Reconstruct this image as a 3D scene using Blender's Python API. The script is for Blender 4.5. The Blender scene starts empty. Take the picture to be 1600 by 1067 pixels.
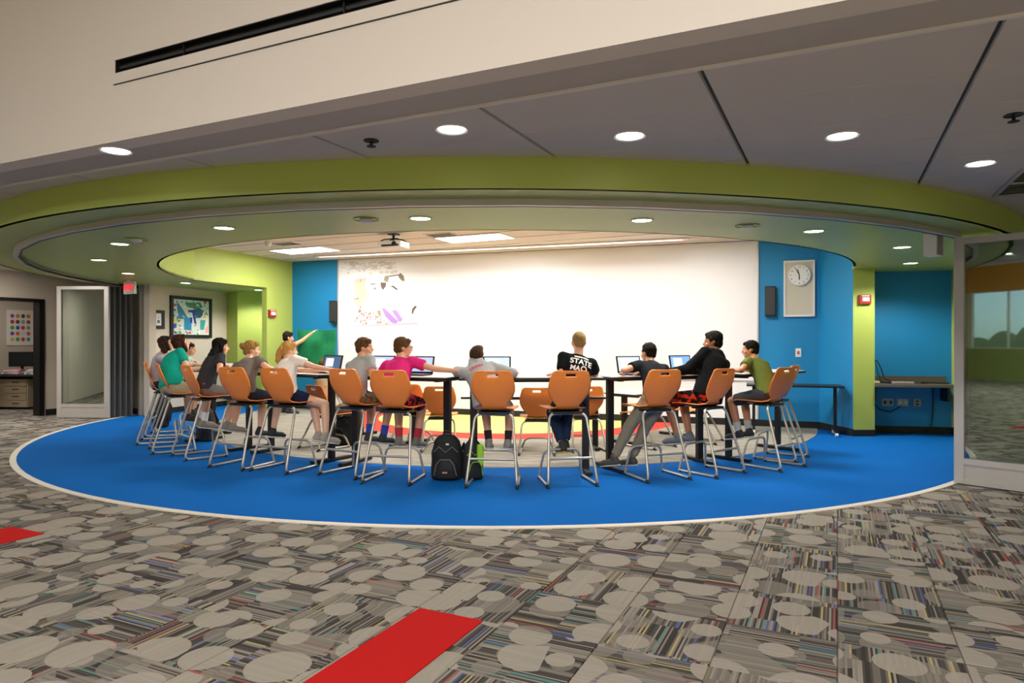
import bpy, bmesh, math, random
from mathutils import Vector, Matrix, noise
from mathutils.bvhtree import BVHTree
random.seed(7)
sc = bpy.context.scene
COL = sc.collection
R = math.radians
# ------------------------------------------------------------ camera, world, light, exposure
CAM_H = 1.4
FPX = 1067.0
cd = bpy.data.cameras.new('camera'); cam = bpy.data.objects.new('camera', cd); COL.objects.link(cam)
cam.location = (0, 0, CAM_H); cam.rotation_euler = (R(90), 0, 0)
cd.lens = 24.0; cd.sensor_width = 36.0; cd.clip_start = 0.05; cd.clip_end = 200
sc.camera = cam
sc.view_settings.view_transform = 'Standard'
sc.view_settings.look = 'None'
sc.view_settings.gamma = 1.0
sc.view_settings.exposure = 0.2
sc.view_settings.use_curve_mapping = False
sc.cycles.use_denoising = True
sc.cycles.max_bounces = 7
sc.cycles.diffuse_bounces = 4
sc.cycles.glossy_bounces = 4
sc.cycles.transmission_bounces = 6
sc.cycles.transparent_max_bounces = 12
sc.cycles.sample_clamp_indirect = 4.0
sc.cycles.caustics_reflective = False
sc.cycles.caustics_refractive = False
w = bpy.data.worlds.new('sky'); sc.world = w; w.use_nodes = True
nt = w.node_tree; bg = nt.nodes['Background']
sky = nt.nodes.new('ShaderNodeTexSky'); sky.sky_type = 'HOSEK_WILKIE'; sky.turbidity = 6; sky.sun_direction = (0.4, -0.5, 0.75)
nt.links.new(sky.outputs[0], bg.inputs[0]); bg.inputs[1].default_value = 12.0

DV = Vector((0.903, -0.4305, 0)).normalized()     # building grid: to the right
NV = Vector((0.4305, 0.903, 0)).normalized()      # building grid: forward
def un(u, n, z=0): return DV*u + NV*n + Vector((0, 0, z))
GRID_ROT = math.atan2(DV.y, DV.x)

def area(name, loc, sx, sy, energy, color=(1, 1, 1), rot=(0, 0, 0), spread=180):
    l = bpy.data.lights.new(name, 'AREA'); l.shape = 'RECTANGLE'; l.size = sx; l.size_y = sy
    l.energy = energy; l.color = color; l.spread = R(spread)
    o = bpy.data.objects.new(name, l); COL.objects.link(o); o.location = loc; o.rotation_euler = rot
    return o
WARM = (1.0, 0.955, 0.90); DAY = (0.93, 0.96, 1.0)
HALL_W = 1480; SIDE_W = 42; TROFFER_W = 62; WASH_W = 50; INNER = (1.0, 0.975, 0.96); DOWN_W = 26; OUT_DOWN_W = 11
for (u, n, k) in ((-7, -5.5, .17), (0, -3.2, .43), (5, -3.2, .40)):
    area('hall_lamp', un(u, n, 4.85), 2.4, 1.2, HALL_W*k, (1.0, 0.975, 0.94), (0, 0, GRID_ROT))
for (u, n) in ((-12.4, 3.9), (-12.5, 6.2)):        # unseen lights added to brighten the outer left wall
    area('side_fill', un(u, n, 2.66), .5, .5, SIDE_W, WARM, (0, 0, GRID_ROT))
TROFFERS = [(-3.78, 12.44), (-0.6, 10.96), (2.58, 9.48), (-1.63, 8.79), (1.55, 7.33)]
for (x, y) in TROFFERS:
    area('troffer_light', (x, y, 3.035), 1.1, 0.5, TROFFER_W, INNER, (0, 0, GRID_ROT))
area('board_wash_fill', (-0.3, 12.18, 3.03), 6.4, 0.08, WASH_W, INNER, (R(-24), 0, R(-19.25)))  # light added below the ceiling slot to brighten the board

# ------------------------------------------------------------ colours and materials
def hx(s):
    s = s.lstrip('#'); c = [int(s[i:i+2], 16)/255 for i in (0, 2, 4)]
    return tuple((v/12.92 if v <= 0.04045 else ((v+0.055)/1.055)**2.4) for v in c) + (1,)
MATS = {}
def mat(name, col, rough=0.6, metal=0.0, bump=0.0, bscale=60, var=0.0, emit=0.0, coat=0.0, spec=.5, col2=None):
    if name in MATS: return MATS[name]
    m = bpy.data.materials.new(name); m.use_nodes = True; MATS[name] = m
    nt = m.node_tree; b = nt.nodes['Principled BSDF']
    c = hx(col) if isinstance(col, str) else col
    b.inputs['Base Color'].default_value = c; b.inputs['Roughness'].default_value = rough
    b.inputs['Metallic'].default_value = metal; b.inputs['Specular IOR Level'].default_value = spec
    if coat: b.inputs['Coat Weight'].default_value = coat
    if emit:
        b.inputs['Emission Color'].default_value = c; b.inputs['Emission Strength'].default_value = emit
    if bump or var:
        tc = nt.nodes.new('ShaderNodeTexCoord'); nz = nt.nodes.new('ShaderNodeTexNoise')
        nz.inputs['Scale'].default_value = bscale; nz.inputs['Detail'].default_value = 4
        nt.links.new(tc.outputs['Object'], nz.inputs['Vector'])
        if bump:
            bp = nt.nodes.new('ShaderNodeBump'); bp.inputs['Strength'].default_value = bump; bp.inputs['Distance'].default_value = 0.01
            nt.links.new(nz.outputs['Fac'], bp.inputs['Height']); nt.links.new(bp.outputs[0], b.inputs['Normal'])
        if var:
            mx = nt.nodes.new('ShaderNodeMix'); mx.data_type = 'RGBA'
            mx.inputs['A'].default_value = tuple(v*(1-var) for v in c[:3])+(1,)
            mx.inputs['B'].default_value = tuple(min(1, v*(1+var)) for v in c[:3])+(1,)
            if col2:
                mx.inputs['A'].default_value = c; mx.inputs['B'].default_value = hx(col2)
                st = math_node(nt, 'GREATER_THAN', nz.outputs['Fac'], .5); nt.links.new(st, mx.inputs['Factor'])
            else: nt.links.new(nz.outputs['Fac'], mx.inputs['Factor'])
            nt.links.new(mx.outputs['Result'], b.inputs['Base Color'])
    return m

def math_node(nt, op, a, b=None, c=None):
    n = nt.nodes.new('ShaderNodeMath'); n.operation = op
    for i, v in enumerate((a, b, c)):
        if v is None: continue
        if isinstance(v, (int, float)): n.inputs[i].default_value = v
        else: nt.links.new(v, n.inputs[i])
    return n.outputs[0]
def mixc(nt, f, a, b):
    n = nt.nodes.new('ShaderNodeMix'); n.data_type = 'RGBA'
    for k, v in (('Factor', f), ('A', a), ('B', b)):
        if isinstance(v, (int, float)): n.inputs[k].default_value = v
        elif isinstance(v, tuple): n.inputs[k].default_value = v
        else: nt.links.new(v, n.inputs[k])
    return n.outputs['Result']

def carpet_pattern():
    m = bpy.data.materials.new('patterned_carpet'); m.use_nodes = True; nt = m.node_tree
    b = nt.nodes['Principled BSDF']; b.inputs['Roughness'].default_value = 0.95
    b.inputs['Specular IOR Level'].default_value = 0.1
    geo = nt.nodes.new('ShaderNodeNewGeometry')
    def dot(v):
        n = nt.nodes.new('ShaderNodeVectorMath'); n.operation = 'DOT_PRODUCT'
        nt.links.new(geo.outputs['Position'], n.inputs[0]); n.inputs[1].default_value = v
        return n.outputs['Value']
    u = math_node(nt, 'MULTIPLY', dot(DV[:]), 2.0); v = math_node(nt, 'ADD', math_node(nt, 'MULTIPLY', dot(NV[:]), 2.0), -0.03*2)
    cu = math_node(nt, 'FLOOR', u); cv = math_node(nt, 'FLOOR', v)
    fu = math_node(nt, 'FRACT', u); fv = math_node(nt, 'FRACT', v)
    cell = nt.nodes.new('ShaderNodeCombineXYZ'); nt.links.new(cu, cell.inputs[0]); nt.links.new(cv, cell.inputs[1])
    wn = nt.nodes.new('ShaderNodeTexWhiteNoise'); wn.noise_dimensions = '3D'; nt.links.new(cell.outputs[0], wn.inputs['Vector'])
    sep = nt.nodes.new('ShaderNodeSeparateColor'); nt.links.new(wn.outputs['Color'], sep.inputs[0])
    r1, r2, r3 = sep.outputs
    # checkerboard turn with some noise
    par = math_node(nt, 'MODULO', math_node(nt, 'ABSOLUTE', math_node(nt, 'ADD', cu, cv)), 2.0)
    flip = math_node(nt, 'GREATER_THAN', r1, 0.85)
    turn = math_node(nt, 'ABSOLUTE', math_node(nt, 'SUBTRACT', par, flip))
    def mixf(f, a, bb):
        return math_node(nt, 'ADD', math_node(nt, 'MULTIPLY', a, math_node(nt, 'SUBTRACT', 1.0, f)), math_node(nt, 'MULTIPLY', bb, f))
    s = mixf(turn, fu, fv); t = mixf(turn, fv, fu)
    # stripes: 44 per tile
    seed = math_node(nt, 'MULTIPLY', r2, 57.0)
    sv = math_node(nt, 'FLOOR', math_node(nt, 'MULTIPLY', s, 52.0))
    c2 = nt.nodes.new('ShaderNodeCombineXYZ'); nt.links.new(sv, c2.inputs[0]); nt.links.new(seed, c2.inputs[1])
    tw = math_node(nt, 'FLOOR', math_node(nt, 'ADD', math_node(nt, 'MULTIPLY', t, 1.6), math_node(nt, 'MULTIPLY', r3, 3)))
    nt.links.new(tw, c2.inputs[2])
    w2 = nt.nodes.new('ShaderNodeTexWhiteNoise'); w2.noise_dimensions = '3D'; nt.links.new(c2.outputs[0], w2.inputs['Vector'])
    rp = nt.nodes.new('ShaderNodeValToRGB'); rp.color_ramp.interpolation = 'CONSTANT'
    stops = [(0, '#3d3935'), (.22, '#4f4a45'), (.36, '#6f6961'), (.50, '#837c72'), (.64, '#958d82'), (.74, '#4d4844'), (.86, '#9c544d'), (.885, '#58857f'), (.912, '#b3a06a'), (.945, '#566293'), (.963, '#6e675e')]
    e = rp.color_ramp.elements; e[0].position = 0; e[0].color = hx(stops[0][1]); e[1].position = stops[1][0]; e[1].color = hx(stops[1][1])
    for p, c in stops[2:]:
        k = e.new(p); k.color = hx(c)
    nt.links.new(w2.outputs['Value'], rp.inputs[0])
    # discs cut off at the seams: in-tile coordinate with a random offset per tile
    def discs(scale, off, rmin, rspan):
        cc = nt.nodes.new('ShaderNodeCombineXYZ')
        cut = math_node(nt, 'GREATER_THAN', r1, 0.55)      # some tiles break the discs at their seams
        nt.links.new(math_node(nt, 'ADD', math_node(nt, 'ADD', u, off), math_node(nt, 'MULTIPLY', cut, math_node(nt, 'MULTIPLY', r1, 91.0))), cc.inputs[0])
        nt.links.new(math_node(nt, 'ADD', math_node(nt, 'ADD', v, off), math_node(nt, 'MULTIPLY', cut, math_node(nt, 'MULTIPLY', r3, 73.0))), cc.inputs[1])
        vo = nt.nodes.new('ShaderNodeTexVoronoi'); vo.voronoi_dimensions = '2D'; vo.inputs['Scale'].default_value = scale
        vo.inputs['Randomness'].default_value = 0.62
        nt.links.new(cc.outputs[0], vo.inputs['Vector'])
        sp = nt.nodes.new('ShaderNodeSeparateColor'); nt.links.new(vo.outputs['Color'], sp.inputs[0])
        rad = math_node(nt, 'ADD', math_node(nt, 'MULTIPLY', sp.outputs[0], rspan), rmin)
        return math_node(nt, 'LESS_THAN', vo.outputs['Distance'], rad)
    d1 = discs(1.7, 0.0, 0.19, 0.30); d2 = discs(1.6, 17.3, 0.16, 0.34)
    col = mixc(nt, math_node(nt, 'MULTIPLY', d2, 0.62), rp.outputs[0], hx('#8a8378'))
    soft = mixc(nt, 0.88, rp.outputs[0], hx('#a39b8e'))
    col = mixc(nt, d1, col, soft)
    nz = nt.nodes.new('ShaderNodeTexNoise'); nz.inputs['Scale'].default_value = 220; nz.inputs['Detail'].default_value = 3
    nt.links.new(geo.outputs['Position'], nz.inputs['Vector'])
    col = mixc(nt, math_node(nt, 'MULTIPLY', nz.outputs['Fac'], 0.22), col, hx('#2c2926'))
    nt.links.new(col, b.inputs['Base Color'])
    bp = nt.nodes.new('ShaderNodeBump'); bp.inputs['Strength'].default_value = 0.35; bp.inputs['Distance'].default_value = 0.004
    nt.links.new(nz.outputs['Fac'], bp.inputs['Height']); nt.links.new(bp.outputs[0], b.inputs['Normal'])
    return m
M_CARPET = carpet_pattern()
def streak_carpet():
    m = bpy.data.materials.new('streaked_grey_carpet'); m.use_nodes = True; nt = m.node_tree
    b = nt.nodes['Principled BSDF']; b.inputs['Roughness'].default_value = 0.95
    g = nt.nodes.new('ShaderNodeNewGeometry'); mp = nt.nodes.new('ShaderNodeMapping'); mp.inputs['Rotation'].default_value = (0, 0, R(62)); mp.inputs['Scale'].default_value = (1.5, 22, 1)
    nz = nt.nodes.new('ShaderNodeTexNoise'); nz.inputs['Scale'].default_value = 1.6; nz.inputs['Detail'].default_value = 5
    nt.links.new(g.outputs['Position'], mp.inputs[0]); nt.links.new(mp.outputs[0], nz.inputs['Vector'])
    rp = nt.nodes.new('ShaderNodeValToRGB'); rp.color_ramp.elements[0].position = .35; rp.color_ramp.elements[1].position = .65
    rp.color_ramp.elements[0].color = hx('#6f6a60'); rp.color_ramp.elements[1].color = hx('#b0a999')
    nt.links.new(nz.outputs['Fac'], rp.inputs[0]); nt.links.new(rp.outputs[0], b.inputs['Base Color'])
    return m
M_STREAK = streak_carpet()
M_BLUECARPET = mat('blue_carpet', '#0860ae', .95, bump=.3, bscale=260, var=.10, spec=.08)
M_REDCARPET = mat('red_carpet', '#b81c1a', .95, bump=.3, bscale=260, var=.08, spec=.08)
M_CORAL = mat('coral_carpet', '#e0483e', .95, bump=.2, bscale=260, var=.05, spec=.08)
M_YELLOWCARPET = mat('yellow_carpet', '#d8cf7c', .95, bump=.2, bscale=260, var=.05, spec=.08)
M_TRIM = mat('white_edge_strip', '#d9d2c2', .5)
M_BULK = mat('cream_wall_paint', '#d8cfc4', .8, bump=.05, bscale=180)
M_BEIGE = mat('beige_wall_paint', '#c6baa8', .8, bump=.05, bscale=180)
M_BLUE = mat('blue_wall_paint', '#0d83bd', .55, bump=.05, bscale=180)
M_GREEN = mat('green_wall_paint', '#b1c25c', .55, bump=.05, bscale=180)
M_SOFFIT = mat('green_paint_shaded', '#a3b25e', .42, bump=.03, bscale=120)  # same green as the walls, darkened for the underside's shade
M_CEIL = mat('ceiling_board', '#b5aea8', .85, bump=.1, bscale=300)
M_CEILTILE = mat('ceiling_tile_face', '#c9c3be', .9, bump=.25, bscale=400, var=.05)
M_TBAR = mat('ceiling_grid_bar', '#ddd8d2', .5)
M_INCEIL = mat('inner_ceiling_board', '#d8cfc6', .85, bump=.1, bscale=300)
M_BOARD = mat('whiteboard_face', '#f3f2f3', .35)
M_BLACK = mat('black_paint', '#0c0c0d', .45)
M_BLACKBASE = mat('black_rubber_base', '#121212', .6)
M_DARKGREY = mat('dark_grey_plastic', '#2a2b2d', .5)
M_ALU = mat('pale_aluminium', '#c4bfb9', .38, metal=.35)
M_GASKET = mat('grey_gasket', '#4c4b49', .6)
M_TUBE = mat('silver_tube', '#b9b3a8', .34, metal=.55)
M_ORANGE = mat('orange_plastic', '#fa8e3a', .38, bump=.03, bscale=300)
M_TABLETOP = mat('light_table_laminate', '#d9d6cf', .35)
M_LAMP = mat('lamp_diffuser', (1, .97, .9, 1), .5, emit=9)
M_TROFFER = mat('troffer_diffuser', (1, .97, .92, 1), .5, emit=5)
M_WHITE = mat('white_plastic', '#e8e6e1', .5)
M_GLOW = mat('slot_glow', (1, .96, .9, 1), .5, emit=.9)  # faint glow added to the ceiling slot strip
M_SCREEN = mat('lit_laptop_screen', '#a9c3ea', .3, emit=.75)
M_SCREEN_D = mat('dim_laptop_screen', '#4f6a92', .3, emit=.45)
M_WOOD = mat('pale_drawer_wood', '#b3a283', .55, var=.12, bscale=14)
def glass_mat():
    m = bpy.data.materials.new('tinted_glass'); m.use_nodes = True; nt = m.node_tree
    nt.nodes.remove(nt.nodes['Principled BSDF'])
    out = nt.nodes['Material Output']; mx = nt.nodes.new('ShaderNodeMixShader')
    tr = nt.nodes.new('ShaderNodeBsdfTransparent'); tr.inputs[0].default_value = (.72, .80, .76, 1)
    gl = nt.nodes.new('ShaderNodeBsdfGlossy'); gl.inputs['Roughness'].default_value = .02; gl.inputs['Color'].default_value = (.9, .95, .92, 1)
    fr = nt.nodes.new('ShaderNodeFresnel'); fr.inputs[0].default_value = 1.5
    f = math_node(nt, 'ADD', math_node(nt, 'MULTIPLY', fr.outputs[0], 1.8), 0.20)
    nt.links.new(f, mx.inputs[0]); nt.links.new(tr.outputs[0], mx.inputs[1]); nt.links.new(gl.outputs[0], mx.inputs[2])
    nt.links.new(mx.outputs[0], out.inputs[0]); return m
M_GLASS = glass_mat()

# ------------------------------------------------------------ mesh builder
class MB:
    def __init__(s): s.v = []; s.f = []
    def add(s, vs, fs):
        k = len(s.v); s.v += [Vector(v) for v in vs]; s.f += [tuple(i+k for i in f) for f in fs]; return s
    def box(s, c, size, rot=None, taper=1.0):
        x, y, z = (q/2 for q in size); vs = []
        for dz, k in ((-z, 1), (z, taper)):
            vs += [Vector((-x*k, -y*k, dz)), Vector((x*k, -y*k, dz)), Vector((x*k, y*k, dz)), Vector((-x*k, y*k, dz))]
        if rot is not None: vs = [rot @ v for v in vs]
        c = Vector(c)
        return s.add([v+c for v in vs], [(3, 2, 1, 0), (4, 5, 6, 7), (0, 1, 5, 4), (1, 2, 6, 5), (2, 3, 7, 6), (3, 0, 4, 7)])
    def rings(s, rings, cap=True, closed=False):
        n = len(rings[0]); vs = [p for r in rings for p in r]; fs = []
        m = len(rings)
        for i in range(m if closed else m-1):
            for j in range(n):
                a = i*n+j; b = i*n+(j+1) % n; c = ((i+1) % m)*n+(j+1) % n; d = ((i+1) % m)*n+j
                fs.append((a, b, c, d))
        if cap and not closed: fs += [tuple(reversed(range(n))), tuple(range((m-1)*n, m*n))]
        return s.add(vs, fs)
    def cyl(s, p0, p1, r0, r1=None, n=16):
        r1 = r0 if r1 is None else r1
        p0, p1 = Vector(p0), Vector(p1); q = (p1-p0).to_track_quat('Z', 'Y')
        ring = lambda p, r: [p + q @ Vector((math.cos(2*math.pi*i/n)*r, math.sin(2*math.pi*i/n)*r, 0)) for i in range(n)]
        return s.rings([ring(p0, r0), ring(p1, r1)])
    def tube(s, path, r, n=8, closed=False):
        path = [Vector(p) for p in path]; rs = []; m = len(path); prev = None
        for i, p in enumerate(path):
            a = path[(i-1) % m] if (closed or i) else p; b = path[(i+1) % m] if (closed or i < m-1) else p
            t = (b-a).normalized()
            if prev is None: nx = t.orthogonal().normalized()
            else: nx = (prev - t*prev.dot(t)).normalized()
            prev = nx; ny = t.cross(nx)
            rs.append([p + (nx*math.cos(2*math.pi*k/n)+ny*math.sin(2*math.pi*k/n))*(r[i] if isinstance(r, (list, tuple)) else r) for k in range(n)])
        return s.rings(rs, closed=closed)
    def caps(s, p0, p1, r0, r1, n=12):
        p0, p1 = Vector(p0), Vector(p1); d = p1-p0
        if d.length < 1e-5: d = Vector((0, 0, 1e-4))
        q = d.to_track_quat('Z', 'Y'); rs = []
        for k in range(5):
            a = -math.pi/2 + k*math.pi/2/4*0.98 + .03
            rs.append([p0 + q @ Vector((math.cos(2*math.pi*i/n)*r0*math.cos(a), math.sin(2*math.pi*i/n)*r0*math.cos(a), r0*math.sin(a))) for i in range(n)])
        for k in range(5):
            a = k*math.pi/2/4*0.98
            rs.append([p1 + q @ Vector((math.cos(2*math.pi*i/n)*r1*math.cos(a), math.sin(2*math.pi*i/n)*r1*math.cos(a), r1*math.sin(a))) for i in range(n)])
        return s.rings(rs)
    def ell(s, c, rad, rot=None, nu=14, nv=9):
        c = Vector(c); rs = []
        for k in range(nv):
            a = -math.pi/2 + (k+.35)*math.pi/(nv-.3)
            ring = [Vector((rad[0]*math.cos(a)*math.cos(2*math.pi*i/nu), rad[1]*math.cos(a)*math.sin(2*math.pi*i/nu), rad[2]*math.sin(a))) for i in range(nu)]
            if rot is not None: ring = [rot @ v for v in ring]
            rs.append([c+v for v in ring])
        return s.rings(rs)
    def loft(s, pts, xs, ys, rx, ry, n=18):
        rs = []
        for p, ax, ay, a, b in zip(pts, xs, ys, rx, ry):
            rs.append([p + ax*(a*math.cos(2*math.pi*i/n)) + ay*(b*math.sin(2*math.pi*i/n)) for i in range(n)])
        return s.rings(rs)
    def prism(s, poly, z0, z1):
        n = len(poly)
        vs = [Vector((p[0], p[1], z0)) for p in poly] + [Vector((p[0], p[1], z1)) for p in poly]
        fs = [tuple(reversed(range(n))), tuple(range(n, 2*n))] + [(i, (i+1) % n, n+(i+1) % n, n+i) for i in range(n)]
        return s.add(vs, fs)
    def lathe(s, prof, c=(0, 0, 0), n=24, axis='Z'):
        rs = []
        for r, z in prof:
            r = max(r, 1e-4); rs.append([Vector(c)+(Vector((r*math.cos(2*math.pi*i/n), r*math.sin(2*math.pi*i/n), z)) if axis == 'Z' else Vector((r*math.cos(2*math.pi*i/n), z, r*math.sin(2*math.pi*i/n)))) for i in range(n)])
        return s.rings(rs)
    def mesh(s, name, smooth=False):
        me = bpy.data.meshes.new(name); me.from_pydata([v[:] for v in s.v], [], s.f)
        bm = bmesh.new(); bm.from_mesh(me); bmesh.ops.recalc_face_normals(bm, faces=bm.faces); bm.to_mesh(me); bm.free()
        if smooth: me.shade_smooth()
        return me
    def build(s, name, m, parent=None, smooth=False, bevel=0, label=None, kind=None, loc=None, rz=0):
        me = s.mesh(name, smooth); me.materials.append(m)
        o = bpy.data.objects.new(name, me); COL.objects.link(o)
        if parent: o.parent = parent
        if loc is not None: o.location = loc
        if rz: o.rotation_euler = (0, 0, rz)
        if bevel:
            b = o.modifiers.new('bevel', 'BEVEL'); b.width = bevel; b.segments = 2; b.limit_method = 'ANGLE'
        if smooth:
            try: me.set_sharp_from_angle(angle=R(50))
            except Exception: pass
        if label: o['label'] = label
        if kind: o['kind'] = kind
        return o
def tag(o, label, cat, group=None, kind=None):
    if label: o['label'] = label
    if cat: o['category'] = cat
    if group: o['group'] = group
    if kind: o['kind'] = kind
    return o
def thing(name, label, cat, loc=(0, 0, 0), rz=0, group=None):
    o = bpy.data.objects.new(name, None); COL.objects.link(o); o.location = loc; o.rotation_euler = (0, 0, rz)
    o.empty_display_size = .1
    return tag(o, label, cat, group)
def dup(o, loc=None, rz=None, label=None, parent=None):
    c = o.copy(); COL.objects.link(c)
    if parent: c.parent = parent
    if loc is not None: c.location = loc
    if rz is not None: c.rotation_euler = (0, 0, rz)
    if label: c['label'] = label
    for ch in list(o.children): dup(ch, parent=c)
    return c
def at(px, py, Y): return Vector(((px-800)/FPX*Y, Y, CAM_H-(py-533.5)/FPX*Y))
def at_z(px, py, z):
    Y = (z-CAM_H)*FPX/(533.5-py); return Vector(((px-800)/FPX*Y, Y, z))
def on_wall(px, py, p0, d):
    """point of the vertical wall through p0 along d seen at a pixel"""
    k = (px-800)/FPX; p0 = Vector(p0[:2]); d = Vector(d[:2])
    t = (k*p0.y-p0.x)/(d.x-k*d.y); q = p0+d*t
    return Vector((q.x, q.y, CAM_H-(py-533.5)/FPX*q.y))
def circ(c, r, a0, a1, n): return [Vector((c[0]+r*math.cos(a0+(a1-a0)*i/n), c[1]+r*math.sin(a0+(a1-a0)*i/n))) for i in range(n+1)]
def wall(name, p0, p1, z0, z1, m, th=0.12, side=1, **kw):
    """vertical slab from p0 to p1; thickness goes to the far side"""
    p0, p1 = Vector(p0[:2]), Vector(p1[:2]); d = (p1-p0).normalized(); nrm = Vector((-d.y, d.x))*th*side
    mb = MB().prism([p0, p1, p1+nrm, p0+nrm], z0, z1)
    return mb.build(name, m, kind='structure', **kw)

# ------------------------------------------------------------ the setting
ZS, ZC, ZI, HALLZ = 2.47, 2.69, 3.07, 5.0
C_FLOOR, R_FLOOR = (-0.15, 12.21), 7.10
C_FAS, R_FAS = (-0.16, 12.30), 7.54
C_OPEN, R_OPEN = (-0.08, 12.00), 5.44
C_GREY, R_GREY, R_RED, R_YEL = (0.0, 12.77), 5.22, 3.02, 2.45
BW0 = Vector((-4.6, 14.3)); BWD = Vector((.944, -.33)).normalized(); BWR = math.atan2(BWD.y, BWD.x)
WLD = Vector((-.36, -.93)).normalized()

# floor slab with its carpet tiles
fl = MB().prism([un(-18, -10.5)[:2], un(9.5, -10.5)[:2], un(9.5, 16)[:2], un(-18, 16)[:2]], -.12, -.008).build('floor', M_CARPET, kind='structure')
tile_mb = MB()
g = .0015; ch = .0025
vs = [(-.25+g, -.25+g, -.009), (.25-g, -.25+g, -.009), (.25-g, .25-g, -.009), (-.25+g, .25-g, -.009),
      (-.25+g+ch, -.25+g+ch, 0), (.25-g-ch, -.25+g+ch, 0), (.25-g-ch, .25-g-ch, 0), (-.25+g+ch, .25-g-ch, 0)]
tile_mb.add(vs, [(4, 5, 6, 7), (0, 1, 5, 4), (1, 2, 6, 5), (2, 3, 7, 6), (3, 0, 4, 7)])
tile_me = tile_mb.mesh('carpet_tile'); tile_me.materials.append(M_CARPET)
cands = []
for i in range(-40, 30):
    for j in range(-2, 32):
        p = un((i+.5)*.5, (j+.5)*.5+.03)
        if p.y < 2.2: continue
        px = 800+FPX*p.x/p.y
        if not (-130 < px < 1730): continue
        if (Vector(p[:2])-Vector(C_FLOOR)).length < R_FLOOR-.42: continue
        if p.dot(DV) < -13.3: continue
        cands.append((p.length, p, i, j))
cands.sort(key=lambda q: q[0])
RED_TILES = set()
for k, (dist, p, i, j) in enumerate(cands[:296]):
    o = bpy.data.objects.new('carpet_tile', tile_me); COL.objects.link(o); o.parent = fl
    o.location = (p.x, p.y, 0); o.rotation_euler = (0, 0, GRID_ROT)
rest = MB()
rot = Matrix.Rotation(GRID_ROT, 3, 'Z')
for (dist, p, i, j) in cands[296:]:
    rest.add([rot @ Vector(v)+p for v in vs], [(4, 5, 6, 7), (0, 1, 5, 4), (1, 2, 6, 5), (2, 3, 7, 6), (3, 0, 4, 7)])
if rest.v: rest.build('carpet_tile', M_CARPET, fl, kind='stuff')
for (u0, u1, n1, n0) in ((-1.975, -1.60, 3.02, .6), (-5.62, -5.21, 3.02, 2.5)):
    c = un((u0+u1)/2, (n0+n1)/2)
    MB().box((0, 0, .003), (u1-u0, n1-n0, .006)).build('carpet_plank', M_REDCARPET, fl, loc=(c.x, c.y, 0), rz=GRID_ROT, bevel=.002, label='bright red carpet plank')

def disc(name, c, r, z0, z1, m, n=128, r_in=0, **kw):
    mb = MB()
    if r_in:
        o_, i_ = circ(c, r, 0, 2*math.pi, n)[:-1], circ(c, r_in, 0, 2*math.pi, n)[:-1]
        mb.rings([[Vector((*p, z0)) for p in i_], [Vector((*p, z1)) for p in i_], [Vector((*p, z1)) for p in o_], [Vector((*p, z0)) for p in o_]], closed=True)
    else: mb.prism(circ(c, r, 0, 2*math.pi, n)[:-1], z0, z1)
    return mb.build(name, m, kind='structure', **kw)
disc('floor_blue_carpet', C_FLOOR, R_FLOOR-.045, -.008, .004, M_BLUECARPET)
disc('trim_1', C_FLOOR, R_FLOOR+.02, -.008, .008, M_TRIM, r_in=R_FLOOR-.045)
disc('floor_grey_ring', C_GREY, R_GREY, -.004, .007, M_STREAK)
disc('floor_coral_ring', C_GREY, R_RED, -.002, .0085, M_CORAL, r_in=R_YEL)
disc('floor_yellow_centre', C_GREY, R_YEL, -.002, .009, M_YELLOWCARPET)

# back wall with whiteboard, blue either side
def bw(t): return BW0+BWD*t
wall('wall_back', BW0-BWD*.02, bw(11.2), 0, ZI+.3, M_BLUE, .15)
pl, pr = on_wall(530, 500, BW0, BWD), on_wall(1183, 500, BW0, BWD)
tl, tr_ = (Vector(pl[:2])-BW0).length, (Vector(pr[:2])-BW0).length
board = thing('whiteboard', 'wall-wide white marker board reaching from the black base up to the ceiling', 'whiteboard', (*bw((tl+tr_)/2), 0), BWR)
W = tr_-tl
npan = 5
for k in range(npan):
    MB().box((-W/2+(k+.5)*W/npan, -.012, (ZI+.11)/2), (W/npan-.001, .02, ZI-.13)).build('panel', M_BOARD, board)
for s in (-1, 1): MB().box((s*(W/2+.012), -.016, (ZI+.11)/2), (.024, .03, ZI-.13)).build('edge_trim', M_ALU, board)
MB().box((0, -.02, .75), (W, .035, .02)).build('marker_rail', M_ALU, board)
def base(name, p0, p1, off=.012, h=.11):
    p0, p1 = Vector(p0[:2]), Vector(p1[:2]); d = (p1-p0).normalized(); nrm = Vector((d.y, -d.x))*off
    MB().prism([p0+nrm, p1+nrm, p1, p0], 0, h).build(name, M_BLACKBASE, kind='structure')
base('baseboard_back', BW0, bw(10.45), .03)
# marker drawing on the board
DR = thing('marker_drawing', 'marker drawing of leaning faces with red dots and purple stripes on the whiteboard', 'drawing', (*bw(tl), 0), BWR)
def board_xy(px, py):
    q = on_wall(px, py, BW0, BWD); return (Vector(q[:2])-bw(tl)).dot(BWD), q.z
def patch(name, pts, colr, rough=.5, dy=-.0235):
    v = [board_xy(530+x*.1124, 400+y*.1124) for x, y in pts]
    n = len(v); mb = MB().add([Vector((a, dy-.0012, b)) for a, b in v]+[Vector((a, dy, b)) for a, b in v], [tuple(range(n)), tuple(reversed(range(n, 2*n)))]+[(i, (i+1) % n, n+(i+1) % n, n+i) for i in range(n)])
    return mb.build(name, mat('ink_'+colr[1:], colr, .6), DR)
patch('hair_patch', [(215, 340), (290, 310), (390, 305), (365, 400), (400, 500), (400, 580), (340, 660), (270, 700), (215, 650), (240, 560), (210, 480)], '#f3cdb6')
patch('hair_shadow', [(285, 350), (320, 315), (325, 335), (300, 365)], '#b98a70')
patch('eyebrow', [(425, 405), (460, 380), (515, 380), (510, 395), (460, 400)], '#8f8e8c')
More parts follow.
